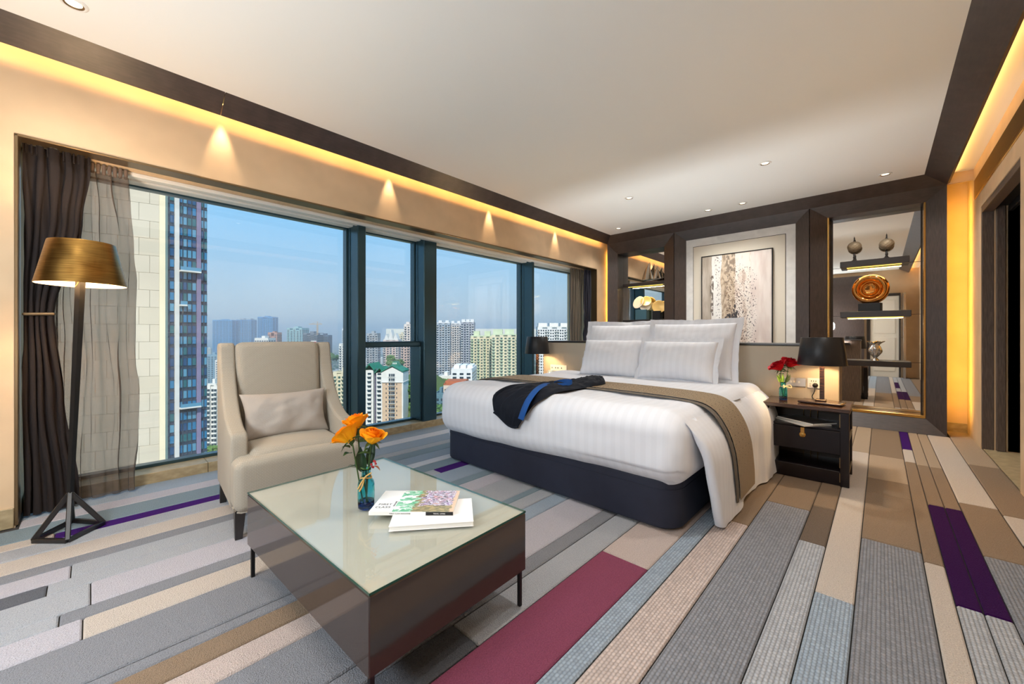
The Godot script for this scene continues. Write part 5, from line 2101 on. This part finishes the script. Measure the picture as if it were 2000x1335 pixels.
func city() -> void:
	var white := facade_mat(rgb(222, 220, 214))
	var cream := facade_mat(rgb(214, 204, 176))
	var beige := facade_mat(rgb(206, 178, 150))
	var pale := facade_mat(rgb(226, 226, 226))
	var grey := facade_mat(rgb(168, 172, 176))
	var dgrey := facade_mat(rgb(120, 128, 138))
	var pink := facade_mat(rgb(186, 140, 124))
	var roofg := facade_mat(rgb(44, 122, 100), 0.6)
	var gl := mat(rgb(46, 62, 74), 0.15, 0, 0.5)
	var gb := mat(rgb(66, 140, 192), 0.3, 0.0, 0.6)
	var gd := mat(rgb(36, 84, 124), 0.2, 0.0, 0.5)
	var gg := mat(rgb(64, 92, 88), 0.15, 0, 0.5)
	# ground
	var st := new_st()
	var gm := mat(rgb(118, 126, 104), 0.95)
	gm.albedo_texture = noise_tex(0.02, Color(0.55, 0.6, 0.5), Color(1, 1, 1), 91, 512, 5)
	tri(gm, Vector3(0.004, 0.004, 0.004))
	var c0 := town(0, 2600)
	bx(st, V(c0.x - 3600, GROUND - 4, c0.z - 3600), V(-60, GROUND, 2600))
	struct("ground", st, gm)
	# thin haze lying over the far city
	var fog := FogVolume.new()
	fog.name = "haze"
	fog.shape = RenderingServer.FOG_VOLUME_SHAPE_BOX
	fog.size = V(5200, 190, 6400)
	fog.position = V(-300 - 2600, GROUND + 95, -1500)
	var fm := FogMaterial.new()
	fm.albedo = rgb(214, 228, 240)
	fm.density = 0.0006
	fog.material = fm
	fog.set_meta("kind", "stuff")
	add_child(fog)
	near_towers(white)
	green_roof_block(white, beige, roofg, gl)
	# far blue glass slabs
	tower("blue glass office slab, leftmost of the far trio beyond the stone tower", "glass_tower", 415, 453, 625, 1150, gb, gd, {"bays": 3, "relief": 0.1, "floor": 4.0, "col": 8.0, "ww": 0.8, "wh": 0.7, "trim": gb, "plant": 1, "planth": 3.0, "seen": 150})
	tower("blue glass office slab in the middle of the far trio above the armchair", "glass_tower", 461, 490, 624, 1180, gb, gd, {"bays": 3, "relief": 0.12, "floor": 4.0, "col": 7.0, "ww": 0.8, "wh": 0.7, "trim": grey, "plant": 2, "planth": 4.0, "seen": 110})
	tower("tallest blue glass office slab, rightmost of the far trio above the armchair", "glass_tower", 503, 532, 619, 1120, gb, gd, {"bays": 3, "relief": 0.2, "step": 5.0, "floor": 4.0, "col": 7.0, "ww": 0.8, "wh": 0.7, "trim": gb, "plant": 1, "planth": 4.0, "seen": 110})
	tower("pinkish tower with a stepped top peeping over the armchair's back", "apartment_tower", 523, 541, 650, 640, pink, gl, {"bays": 3, "step": 5.0, "col": 3.0, "plant": 1, "planth": 3.0})
	tower("low white block with square openings just above the armchair's back", "apartment_block", 497, 524, 661, 560, white, gl, {"col": 3.2, "ww": 0.7})
	tower("teal and white tower above the middle of the armchair's back", "apartment_tower", 560, 590, 641, 760, facade_mat(rgb(150, 186, 190)), gl, {"bays": 5, "relief": 0.15, "step": 3.0, "col": 4.0})
	tower("grey concrete tower under construction, left one below the crane", "unfinished_tower", 592, 620, 651, 700, dgrey, gl, {"bays": 4, "relief": 0.2, "col": 3.0, "ww": 0.8, "wh": 0.7, "step": 2.0})
	tower("dark blue-grey tower under construction, right one behind the crane mast", "unfinished_tower", 622, 641, 655, 720, facade_mat(rgb(84, 108, 132)), gl, {"bays": 3, "col": 3.0, "ww": 0.8, "wh": 0.7})
	var bt := thing("banner", "red and white banner on the unfinished tower above the armchair", "banner", town(-0.5025, 697.0, 1.05 - 10.5))
	bt.basis = Basis(RT, Vector3.UP, -FW)
	st = new_st()
	bx(st, V(-5, -3, 0.3), V(5, 0.5, 0.8))
	part("cloth", st, facade_mat(rgb(190, 60, 66)), bt)
	st = new_st()
	bx(st, V(-5, -0.3, 0.75), V(5, 1.6, 0.95))
	part("white_band", st, white, bt)
	# crane
	var cm := mat(rgb(196, 160, 110), 0.6)
	var ct := thing("tower_crane", "tower crane with long jib over the unfinished towers", "crane", town(-0.4935, 705))
	ct.basis = Basis(RT, Vector3.UP, -FW)
	st = new_st()
	var ch := 86.0 + 1.05 + 19.0
	for q in [[-0.9, -0.9], [0.9, -0.9], [0.9, 0.9], [-0.9, 0.9]]:
		bar(st, V(q[0], 0, q[1]), V(q[0], ch, q[1]), 0.35, 0.35)
	for q in 14:
		bar(st, V(-0.9, ch - 3.0 * q, 0.9), V(0.9, ch - 3.0 * (q + 1), 0.9), 0.25, 0.25)
	part("mast", st, cm, ct)
	st = new_st()
	bar(st, V(-15, ch + 1.5, 0), V(8, ch + 1.5, 0), 1.0, 1.0)
	bar(st, V(0, ch, 0), V(0, ch + 6, 0), 0.7, 0.7)
	bar(st, V(0, ch + 6, 0), V(-11, ch + 1.8, 0), 0.3, 0.3)
	bar(st, V(0, ch + 6, 0), V(7, ch + 1.8, 0), 0.3, 0.3)
	part("jib", st, cm, ct)
	# middle distance
	tower("slim white tower right beside the left window mullion", "apartment_tower", 668, 688, 642, 620, pale, gl, {"bays": 3, "relief": 0.2, "balcony": true})
	tower("white slab with dense balconies behind the left mullion, lower than the slim tower", "apartment_tower", 662, 684, 672, 500, white, gl, {"bays": 4, "balcony": true, "col": 2.2})
	tower("beige balconied tower beyond the armchair's right arm", "apartment_tower", 650, 690, 728, 300, cream, gg, {"bays": 5, "balcony": true, "floor": 3.0, "col": 3.0, "seen": 60})
	tower("pale narrow tower with purple stripes between the stone tower and the armchair", "apartment_tower", 404, 424, 752, 260, white, gl, {"bays": 3, "relief": 0.3, "floor": 3.0, "col": 1.8, "ww": 0.8, "seen": 70, "balcony": true})
	tower("grey-blue slab below the glass slabs, left of the armchair's back", "office_block", 405, 424, 693, 640, facade_mat(rgb(130, 160, 176)), gl, {"col": 4.0})
	tower("grey tower left in the small opening window, above its transom", "apartment_tower", 716, 737, 652, 520, grey, gl, {"bays": 4, "relief": 0.25, "balcony": true, "col": 2.2})
	var pt := tower("white tower with pointed gabled crown above the transom of the opening window", "apartment_tower", 748, 778, 664, 560, facade_mat(rgb(214, 190, 180)), gl, {"bays": 5, "relief": 0.2, "balcony": true, "trim": white, "plant": 0})
	st = new_st()
	var ph := 86.0 + 1.05 + (655.0 - 664.0) * 560 / 770.0
	for q in 3:
		gable(st, -10.0 + 6.6 * q, -3.4 + 6.6 * q, ph + 1, ph + [9.0, 15.0, 10.0][q], -4, 8.5 + 0.3 * (q % 2))
	part("gabled_crown", st, white, pt)
	tower("yellowish tower beside the pointed white one in the opening window", "apartment_tower", 777, 791, 653, 640, cream, gl, {"bays": 3, "balcony": true})
	tower("tallest slender white tower at the right of the opening window", "apartment_tower", 789, 812, 634, 520, facade_mat(rgb(226, 214, 206)), gl, {"bays": 4, "relief": 0.2, "balcony": true, "col": 2.2, "plant": 2})
	tower("pinkish lower block in front of the slender white tower", "apartment_tower", 783, 800, 672, 470, facade_mat(rgb(206, 180, 168)), gl, {"bays": 3, "balcony": true})
	# right-hand pane: three tall grey ones, then the two cream and green ones
	tower("tall grey-blue apartment tower, left of the three behind the middle pane", "apartment_tower", 852, 879, 631, 520, facade_mat(rgb(160, 172, 184)), gl, {"bays": 5, "relief": 0.25, "balcony": true, "col": 2.2, "trim": pale, "plant": 2})
	tower("tall grey apartment tower, middle of the three behind the middle pane", "apartment_tower", 878, 901, 632, 530, facade_mat(rgb(196, 196, 198)), gl, {"bays": 5, "relief": 0.25, "balcony": true, "col": 2.0, "trim": pale, "plant": 2})
	tower("tall grey apartment tower, right of the three behind the middle pane", "apartment_tower", 900, 926, 629, 505, facade_mat(rgb(158, 162, 174)), gl, {"bays": 5, "relief": 0.25, "balcony": true, "col": 2.2, "trim": pale, "plant": 3})
	tower("cream and green apartment slab left of its twin behind the middle pane", "apartment_tower", 919, 962, 657, 420, facade_mat(rgb(212, 204, 176)), gg, {"bays": 7, "relief": 0.35, "balcony": true, "col": 2.4, "trim": facade_mat(rgb(196, 208, 176)), "plant": 2, "planth": 6.0})
	tower("cream and green apartment slab right of its twin, next to the right mullion", "apartment_tower", 960, 1030, 654, 400, facade_mat(rgb(214, 206, 180)), gg, {"bays": 9, "relief": 0.35, "balcony": true, "col": 2.4, "trim": facade_mat(rgb(190, 204, 176)), "plant": 3, "planth": 6.0})
	tower("white apartment block with many small openings above the far bedside lamp", "apartment_tower", 1050, 1116, 639, 430, pale, gl, {"bays": 7, "relief": 0.25, "balcony": true, "col": 2.2, "plant": 3, "planth": 5.0, "trim": white})
	# low buildings in front of them
	tower("large low white hall roof seen over the left corner of the bed", "hall", 881, 922, 722, 330, pale, gl, {"depth": 45.0, "bands": false, "plant": 3, "planth": 3.0, "col": 5.0})
	tower("low white building with terraces left of the white hall", "low_block", 856, 882, 736, 345, white, gl, {"depth": 20.0, "col": 3.0})
	tower("low block with rust-red roof over the left corner of the bed", "low_block", 866, 906, 752, 270, facade_mat(rgb(214, 196, 180)), gl, {"depth": 30.0, "trim": facade_mat(rgb(176, 104, 76)), "plant": 4, "planth": 2.0, "col": 3.0})
	tower("nearest low white block with louvred balconies left of the bed", "low_block", 872, 905, 779, 225, white, gl, {"depth": 22.0, "balcony": true, "col": 3.0, "seen": 40})
	tower("dark teal strip of a tower beside the mullion left of the bed", "low_block", 850, 868, 770, 260, facade_mat(rgb(96, 128, 140)), gl, {"depth": 12.0})
	# carpet of small far blocks
	var r := RandomNumberGenerator.new()
	r.seed = 40
	var proto := {}
	var tones := [white, cream, pale, grey, pink, facade_mat(rgb(182, 196, 204))]
	var tone_names := ["white", "cream", "pale", "grey", "reddish", "blue-grey"]
	for k in 120:
		var u := r.randf_range(405.0, 1120.0)
		var out := 300.0 + 1600.0 * pow(r.randf(), 1.3)
		var hgt := r.randf_range(8, 26) if r.randf() < 0.85 else r.randf_range(26, 60)
		if out < 420 and u < 800 and u > 700:
			continue
		var wd := r.randf_range(14, 40)
		var dp := r.randf_range(12, 26)
		var ti := r.randi() % tones.size()
		var pane := "between the stone tower and the armchair" if u < 430 else "over the armchair" if u < 640 else "right of the armchair" if u < 700 else "in the opening window" if u < 830 else "above the bed's corner" if u < 1020 else "by the far bedside lamp"
		var far := "near" if out < 520 else "middling far" if out < 950 else "very far"
		var lb := "%s %s low-rise block %s, %s, far below" % ["small" if hgt < 26 else "taller", tone_names[ti], pane, far]
		var t := thing("low_rise", lb, "building", town((u - 1000.0) / 770.0, out), 0.0, "low-rise blocks far below the window")
		t.basis = Basis(RT, Vector3.UP, -FW).rotated(Vector3.UP, r.randf_range(-0.6, 0.6))
		var m: StandardMaterial3D = tones[ti]
		st = new_st()
		bx(st, V(-wd / 2, 0, -dp / 2), V(wd / 2, hgt, dp / 2))
		bx(st, V(-wd * 0.2, hgt, -dp * 0.25), V(wd * 0.1, hgt + 3.0, dp * 0.2))
		part("body", st, m, t)
		st = new_st()
		for f in int(hgt / 3.4):
			for c in int(wd / 4.5):
				var x := -wd / 2 + (c + 0.5) * wd / int(wd / 4.5)
				bx(st, V(x - 1.2, f * 3.4 + 1.2, dp / 2 - 0.1), V(x + 1.2, f * 3.4 + 2.7, dp / 2 + 0.06))
		stuff("windows", st, gl, t)
	trees()

# the two near buildings at the left: stone slab and glass tower
func near_towers(white: StandardMaterial3D) -> void:
	var stone := facade_mat(rgb(214, 204, 184), 0.7)
	var stone2 := facade_mat(rgb(210, 200, 179), 0.7)
	var edge := facade_mat(rgb(240, 228, 196), 0.7)  # lit end of the slab: light put into a paler stone colour
	# stone slab: its face runs away to the right; right end at u = 331, 30 m out
	var a := town((321.5 - 1000.0) / 770.0, 30.0, 0)
	var dir := (FW * cos(deg_to_rad(56)) + RT * sin(deg_to_rad(56))).normalized()
	var t := thing("stone_tower", "beige stone-clad tower slab close outside the left of the window", "building", V(a.x, 0, a.z))
	var nrm := dir.cross(Vector3.UP).normalized()
	if nrm.dot(FW) > 0:
		nrm = -nrm
	t.basis = Basis(dir, Vector3.UP, dir.cross(Vector3.UP).normalized())
	var st := new_st()
	bx(st, V(-14, GROUND, -1.0), V(0, 30, -0.05))
	part("core", st, stone2, t)
	st = new_st()
	bx(st, V(-0.3, GROUND, -1.1), V(0.05, 30, 0.02), 0.01)
	part("pale_end_face", st, edge, t)
	var meshes := {}
	for row in 23:
		var y := 12.2 - row * 1.29
		var x := -0.3 - (0.55 if row % 2 else 0.0)
		if row % 2:
			slab_piece(t, meshes, stone if (row * 7) % 3 else stone2, -0.3 - 0.55, -0.3, y, 1.29)
		var c := 0
		while x > -10.0:
			slab_piece(t, meshes, stone if (row * 5 + c * 3) % 4 else stone2, x - 1.14, x, y, 1.29)
			x -= 1.14
			c += 1
	# glass tower behind it
	var o := thing("glass_tower", "dark blue glass apartment tower with white balconies next to the stone slab", "building", town((405.0 - 1000.0) / 770.0, 119.0, 0))
	var ang := deg_to_rad(36)
	var d2 := (FW * cos(ang) + RT * sin(ang)).normalized()
	o.basis = Basis(d2, Vector3.UP, d2.cross(Vector3.UP).normalized())
	# x along the face: negative towards the viewer's left
	var fr := facade_mat(rgb(58, 74, 92), 0.5)
	var lil := facade_mat(rgb(134, 126, 156), 0.6)
	st = new_st()
	bx(st, V(-30, GROUND, -18), V(0, 60, -0.25))
	part("core", st, fr, o)
	# where the vertical lines of the photo fall along the face
	var xs := {}
	for u in [331, 341, 349.5, 357.5, 366, 375, 384, 392, 398.5, 405]:
		# solve for x: point p = P0 + d2 * x has screen slope (u - 1000) / 770
		var s: float = (u - 1000.0) / 770.0
		var p0 := FW * 119.0 + RT * ((405.0 - 1000.0) / 770.0 * 119.0)
		xs[u] = (s * p0.dot(FW) - p0.dot(RT)) / (d2.dot(RT) - s * d2.dot(FW))
	st = new_st()
	bx(st, V(xs[341], GROUND, -0.3), V(xs[349.5], 60, 0.5), 0.02)
	part("pilaster", st, white, o)
	st = new_st()
	bx(st, V(xs[384], GROUND, -0.3), V(xs[392], 60, 0.35), 0.02)
	part("pilaster", st, lil, o)
	var tones := [mat(rgb(24, 78, 122), 0.1, 0.1, 0.6), mat(rgb(40, 122, 168), 0.1, 0.1, 0.6), mat(rgb(36, 104, 116), 0.1, 0.1, 0.6), mat(rgb(90, 150, 180), 0.1, 0.1, 0.6)]
	var fl := 3.15
	var r := RandomNumberGenerator.new()
	r.seed = 12
	var bays := [[331, 341], [349.5, 357.5], [357.5, 366], [366, 375], [375, 384], [392, 398.5], [398.5, 405]]
	var cache := {}
	for row in 29:
		var y := 45.0 - row * fl
		for b in bays:
			var x0: float = xs[b[0]]
			var x1: float = xs[b[1]]
			var k := "%s" % b[0]
			if not cache.has(k):
				var s2 := new_st()
				bx(s2, V(x0 + 0.12, 0.85, -0.2), V(x1 - 0.12, fl - 0.12, -0.08), 0.02)
				cache[k] = bake(s2)
			mi("window_pane", cache[k], tones[r.randi() % 4], o, Transform3D(Basis.IDENTITY, V(0, y, 0)))
	st = new_st()
	for row in 30:
		var y := 45.0 - row * fl
		bx(st, V(-30, y - 0.1, -0.3), V(0, y + 0.12, -0.02))
		for b in bays:
			bx(st, V(xs[b[0]] - 0.06, y, -0.3), V(xs[b[0]] + 0.06, y + fl, -0.02))
	stuff("mullion_grid", st, fr, o)
	for q in [[349.5, 363, 11.2], [349.5, 390, 8.05], [349.5, 390, 20.6]]:
		st = new_st()
		var s: float = (q[1] - 1000.0) / 770.0
		var p0 := FW * 119.0 + RT * ((405.0 - 1000.0) / 770.0 * 119.0)
		var x1 := (s * p0.dot(FW) - p0.dot(RT)) / (d2.dot(RT) - s * d2.dot(FW))
		bx(st, V(xs[q[0]], 45.0 - fl * q[2] - 0.2, -0.1), V(x1, 45.0 - fl * q[2] + 0.25, 1.6), 0.03)
		var bb := part("balcony", st, white, o)
		st = new_st()
		bx(st, V(xs[q[0]], 45.0 - fl * q[2] + 0.25, 1.5), V(x1, 45.0 - fl * q[2] + 1.25, 1.56))
		part("balustrade", st, tones[3], bb)

func slab_piece(t: Node3D, meshes: Dictionary, m: Material, x0: float, x1: float, y: float, h: float) -> void:
	var w := x1 - x0
	var k := "%.2f" % w
	if not meshes.has(k):
		var st := new_st()
		bx(st, V(-w / 2 + 0.008, 0.008, -0.05), V(w / 2 - 0.008, h - 0.008, 0.0), 0.006)
		meshes[k] = bake(st)
	mi("stone_panel", meshes[k], m, t, Transform3D(Basis.IDENTITY, V((x0 + x1) / 2, y, 0)))

# the block with green gabled roofs in the opening window
func green_roof_block(white: StandardMaterial3D, beige: StandardMaterial3D, roofg: StandardMaterial3D, gl: StandardMaterial3D) -> void:
	var out := 272.0
	var k := out / 770.0
	var o := thing("apartment_tower", "beige apartment block with green gabled roofs in the lower opening window", "building", town((766.0 - 1000.0) / 770.0, out, 0))
	o.basis = Basis(RT, Vector3.UP, -FW)
	var x := func(u: float) -> float: return (u - 766.0) * k
	var y := func(v: float) -> float: return 1.05 - (v - 655.0) * k
	var st := new_st()
	# main front, below the white storey
	bx(st, V(x.call(745), GROUND, -14), V(x.call(787), y.call(746), 0))
	part("body", st, beige, o)
	st = new_st()
	bx(st, V(x.call(744.5), y.call(746), -14), V(x.call(787.5), y.call(727), 0.15))
	gable(st, x.call(744.5), x.call(787.5), y.call(727), y.call(717), -14, 0.15)
	bx(st, V(x.call(743), y.call(746.5), -14), V(x.call(788.5), y.call(745.5), 0.5))
	bx(st, V(x.call(785), GROUND, -14), V(x.call(787.5), y.call(746), 0.2))
	bx(st, V(x.call(744.5), GROUND, -14), V(x.call(746.5), y.call(746), 0.2))
	part("white_storey", st, white, o)
	# side wing to the left, further back, with balconies
	st = new_st()
	bx(st, V(x.call(731), GROUND, -20), V(x.call(745), y.call(729), -4))
	bx(st, V(x.call(708), GROUND, -24), V(x.call(723), y.call(724), -6))
	part("wing", st, white, o)
	st = new_st()
	bx(st, V(x.call(723), GROUND, -22), V(x.call(731), y.call(722), -9))
	part("recess", st, facade_mat(rgb(104, 100, 122)), o)
	st = new_st()
	var sl := new_st()
	for f in 15:
		var yy: float = y.call(735.0) - f * 3.05
		for q in [[759.5, 763.0], [764.0, 766.8], [767.3, 771.0]]:
			bx(st, V(x.call(q[0]), yy, -0.1), V(x.call(q[1]), yy + 1.9, 0.22))
		for q in [753.5, 774.0]:
			bx(st, V(x.call(q), yy + 0.3, -0.1), V(x.call(q + 1.6), yy + 1.4, 0.12))
		for q in [[712, 719], [733.5, 741.5]]:
			bx(st, V(x.call(q[0]), yy, -7.0), V(x.call(q[1]), yy + 2.0, -3.9 if q[0] > 720 else -5.9))
			bx(sl, V(x.call(q[0] - 0.6), yy - 0.5, -7), V(x.call(q[1] + 0.6), yy + 0.6, -2.8 if q[0] > 720 else -4.8))
		bx(sl, V(x.call(758.5), yy - 0.3, 0), V(x.call(772.0), yy - 0.05, 0.6))
		bx(st, V(x.call(725), yy, -9.1), V(x.call(729), yy + 1.6, -8.8))
	stuff("windows", st, gl, o)
	stuff("balconies", sl, white, o)
	# green roofs
	st = new_st()
	for q in [[744.0, 788.0, 726.5, 714.5, -15.0, 0.8], [728.0, 748.0, 730.0, 720.0, -19.0, -3.0], [705.0, 726.0, 725.0, 713.0, -25.0, -5.0]]:
		var x0: float = x.call(q[0])
		var x1: float = x.call(q[1])
		var xm := (x0 + x1) / 2
		var y0: float = y.call(q[2])
		var y1: float = y.call(q[3])
		# two sloping slabs with thickness
		for s in 2:
			var e := x0 if s == 0 else x1
			prism(st, PackedVector2Array([Vector2(e, y0), Vector2(e, y0 + 0.9), Vector2(xm, y1 + 0.9), Vector2(xm, y1)]), q[4], q[5])
	prism(st, PackedVector2Array([Vector2(x.call(758), y.call(716)), Vector2(x.call(774), y.call(716)), Vector2(x.call(770), y.call(707)), Vector2(x.call(762), y.call(707))]), -12, -6)
	part("roof", st, roofg, o)
	st = new_st()
	for q in [762.0, 765.0, 768.0]:
		bx(st, V(x.call(q), y.call(712), -6.3), V(x.call(q + 1.8), y.call(709), -5.8))
	part("roof_vents", st, white, o)

func crown_mesh(seed_: int, blobs: int) -> ArrayMesh:
	var r := RandomNumberGenerator.new()
	r.seed = seed_
	var st := new_st()
	for b in blobs:
		var d := Vector3(r.randfn(), r.randfn(), r.randfn()).normalized() * pow(r.randf(), 0.4)
		var c := V(d.x * 0.75, 0.75 + d.y * 0.55, d.z * 0.75)
		var s := r.randf_range(0.12, 0.24)
		var bs := Basis.from_euler(Vector3(r.randf() * 6, r.randf() * 6, r.randf() * 6))
		var p: Array[Vector3] = []
		for v in [V(1, 0, 0), V(-1, 0, 0), V(0, 1, 0), V(0, -1, 0), V(0, 0, 1), V(0, 0, -1)]:
			p.append(c + bs * (v * s * r.randf_range(0.7, 1.25)))
		for f in [[0, 2, 4], [2, 1, 4], [1, 3, 4], [3, 0, 4], [2, 0, 5], [1, 2, 5], [3, 1, 5], [0, 3, 5]]:
			t3(st, p[f[0]], p[f[1]], p[f[2]])
	return bake(st)

func trees() -> void:
	var tones := [mat(rgb(66, 104, 44), 0.9), mat(rgb(50, 86, 44), 0.9), mat(rgb(88, 122, 56), 0.9)]
	var bark := mat(rgb(90, 76, 60), 0.9)
	var crowns: Array = []
	for k in 3:
		crowns.append(crown_mesh(200 + k, 120))
	var st := new_st()
	lathe(st, [Vector2(0.09, 0), Vector2(0.05, 0.5), Vector2(0.03, 0.9)], 7)
	var trunk := bake(st)
	var r := RandomNumberGenerator.new()
	r.seed = 88
	# trees near enough to tell apart: beside the green-roofed block, left of the bed, below the stone tower
	for g in [[788, 812, 742, 822, 26, "leafy green tree on the slope right of the green-roofed block", 300.0, "trees beside the green-roofed block"], [850, 876, 738, 752, 5, "tree in front of the white terraces left of the bed", 350.0, "trees before the white terraces"], [852, 870, 792, 815, 6, "tree low beside the mullion left of the bed", 215.0, "trees low beside the mullion"], [406, 424, 872, 905, 9, "tree at the foot of the pale tower left of the armchair", 240.0, "trees left of the armchair"], [640, 690, 690, 702, 10, "dark tree in the park beyond the armchair's right arm", 620.0, "park trees beyond the armchair"], [756, 786, 694, 706, 8, "tree on the wooded rise behind the green-roofed block", 460.0, "trees behind the green-roofed block"]]:
		for k in g[4]:
			var u := r.randf_range(g[0], g[1])
			var v := r.randf_range(g[2], g[3])
			var out: float = g[6]
			var s := r.randf_range(4.5, 7.0)
			var y := 1.05 - (v - 655.0) / 770.0 * out
			var t := thing("tree", g[5], "tree", town((u - 1000.0) / 770.0, out * r.randf_range(0.96, 1.05), y - s * 1.2), r.randf() * TAU, g[7])
			t.scale = Vector3.ONE * s
			mi("crown", crowns[r.randi() % 3], tones[r.randi() % 3], t)
			var tr := mi("trunk", trunk, bark, t)
			tr.scale = V(1, 1, 1)
	# wooded hill that carries the nearer trees
	st = new_st()
	var hf := noise(71, 0.02, 3)
	var ctr := town((812.0 - 1000.0) / 770.0, 330)
	sheet(st, func(a: float, b: float) -> Vector3:
		var ang := a * TAU
		var rad := b * 95.0
		return V(ctr.x + rad * cos(ang), GROUND + 56.0 * (0.5 + 0.5 * cos(minf(b, 1.0) * PI)) + 5.0 * hf.get_noise_2d(rad * cos(ang), rad * sin(ang)) * (1.0 - b), ctr.z - rad * sin(ang)), 48, 20)
	struct("ground_hill", st, mat(rgb(72, 92, 50), 0.95))
	# woods further out, beyond counting
	var mm := MultiMesh.new()
	mm.transform_format = MultiMesh.TRANSFORM_3D
	mm.mesh = crown_mesh(300, 40)
	mm.instance_count = 2600
	for k in 2600:
		var u := r.randf_range(380, 1140)
		var out := 330.0 + 1700.0 * pow(r.randf(), 1.2)
		var s := r.randf_range(4.0, 8.0)
		mm.set_instance_transform(k, Transform3D(Basis(Vector3.UP, r.randf() * TAU).scaled(V(s, s, s)), town((u - 1000.0) / 770.0, out, GROUND)))
	var o := MultiMeshInstance3D.new()
	o.name = "woods"
	o.multimesh = mm
	o.material_override = tones[1]
	o.set_meta("kind", "stuff")
	tag(o, "green woods and street trees spread between the low-rise blocks", "trees")
	add_child(o)
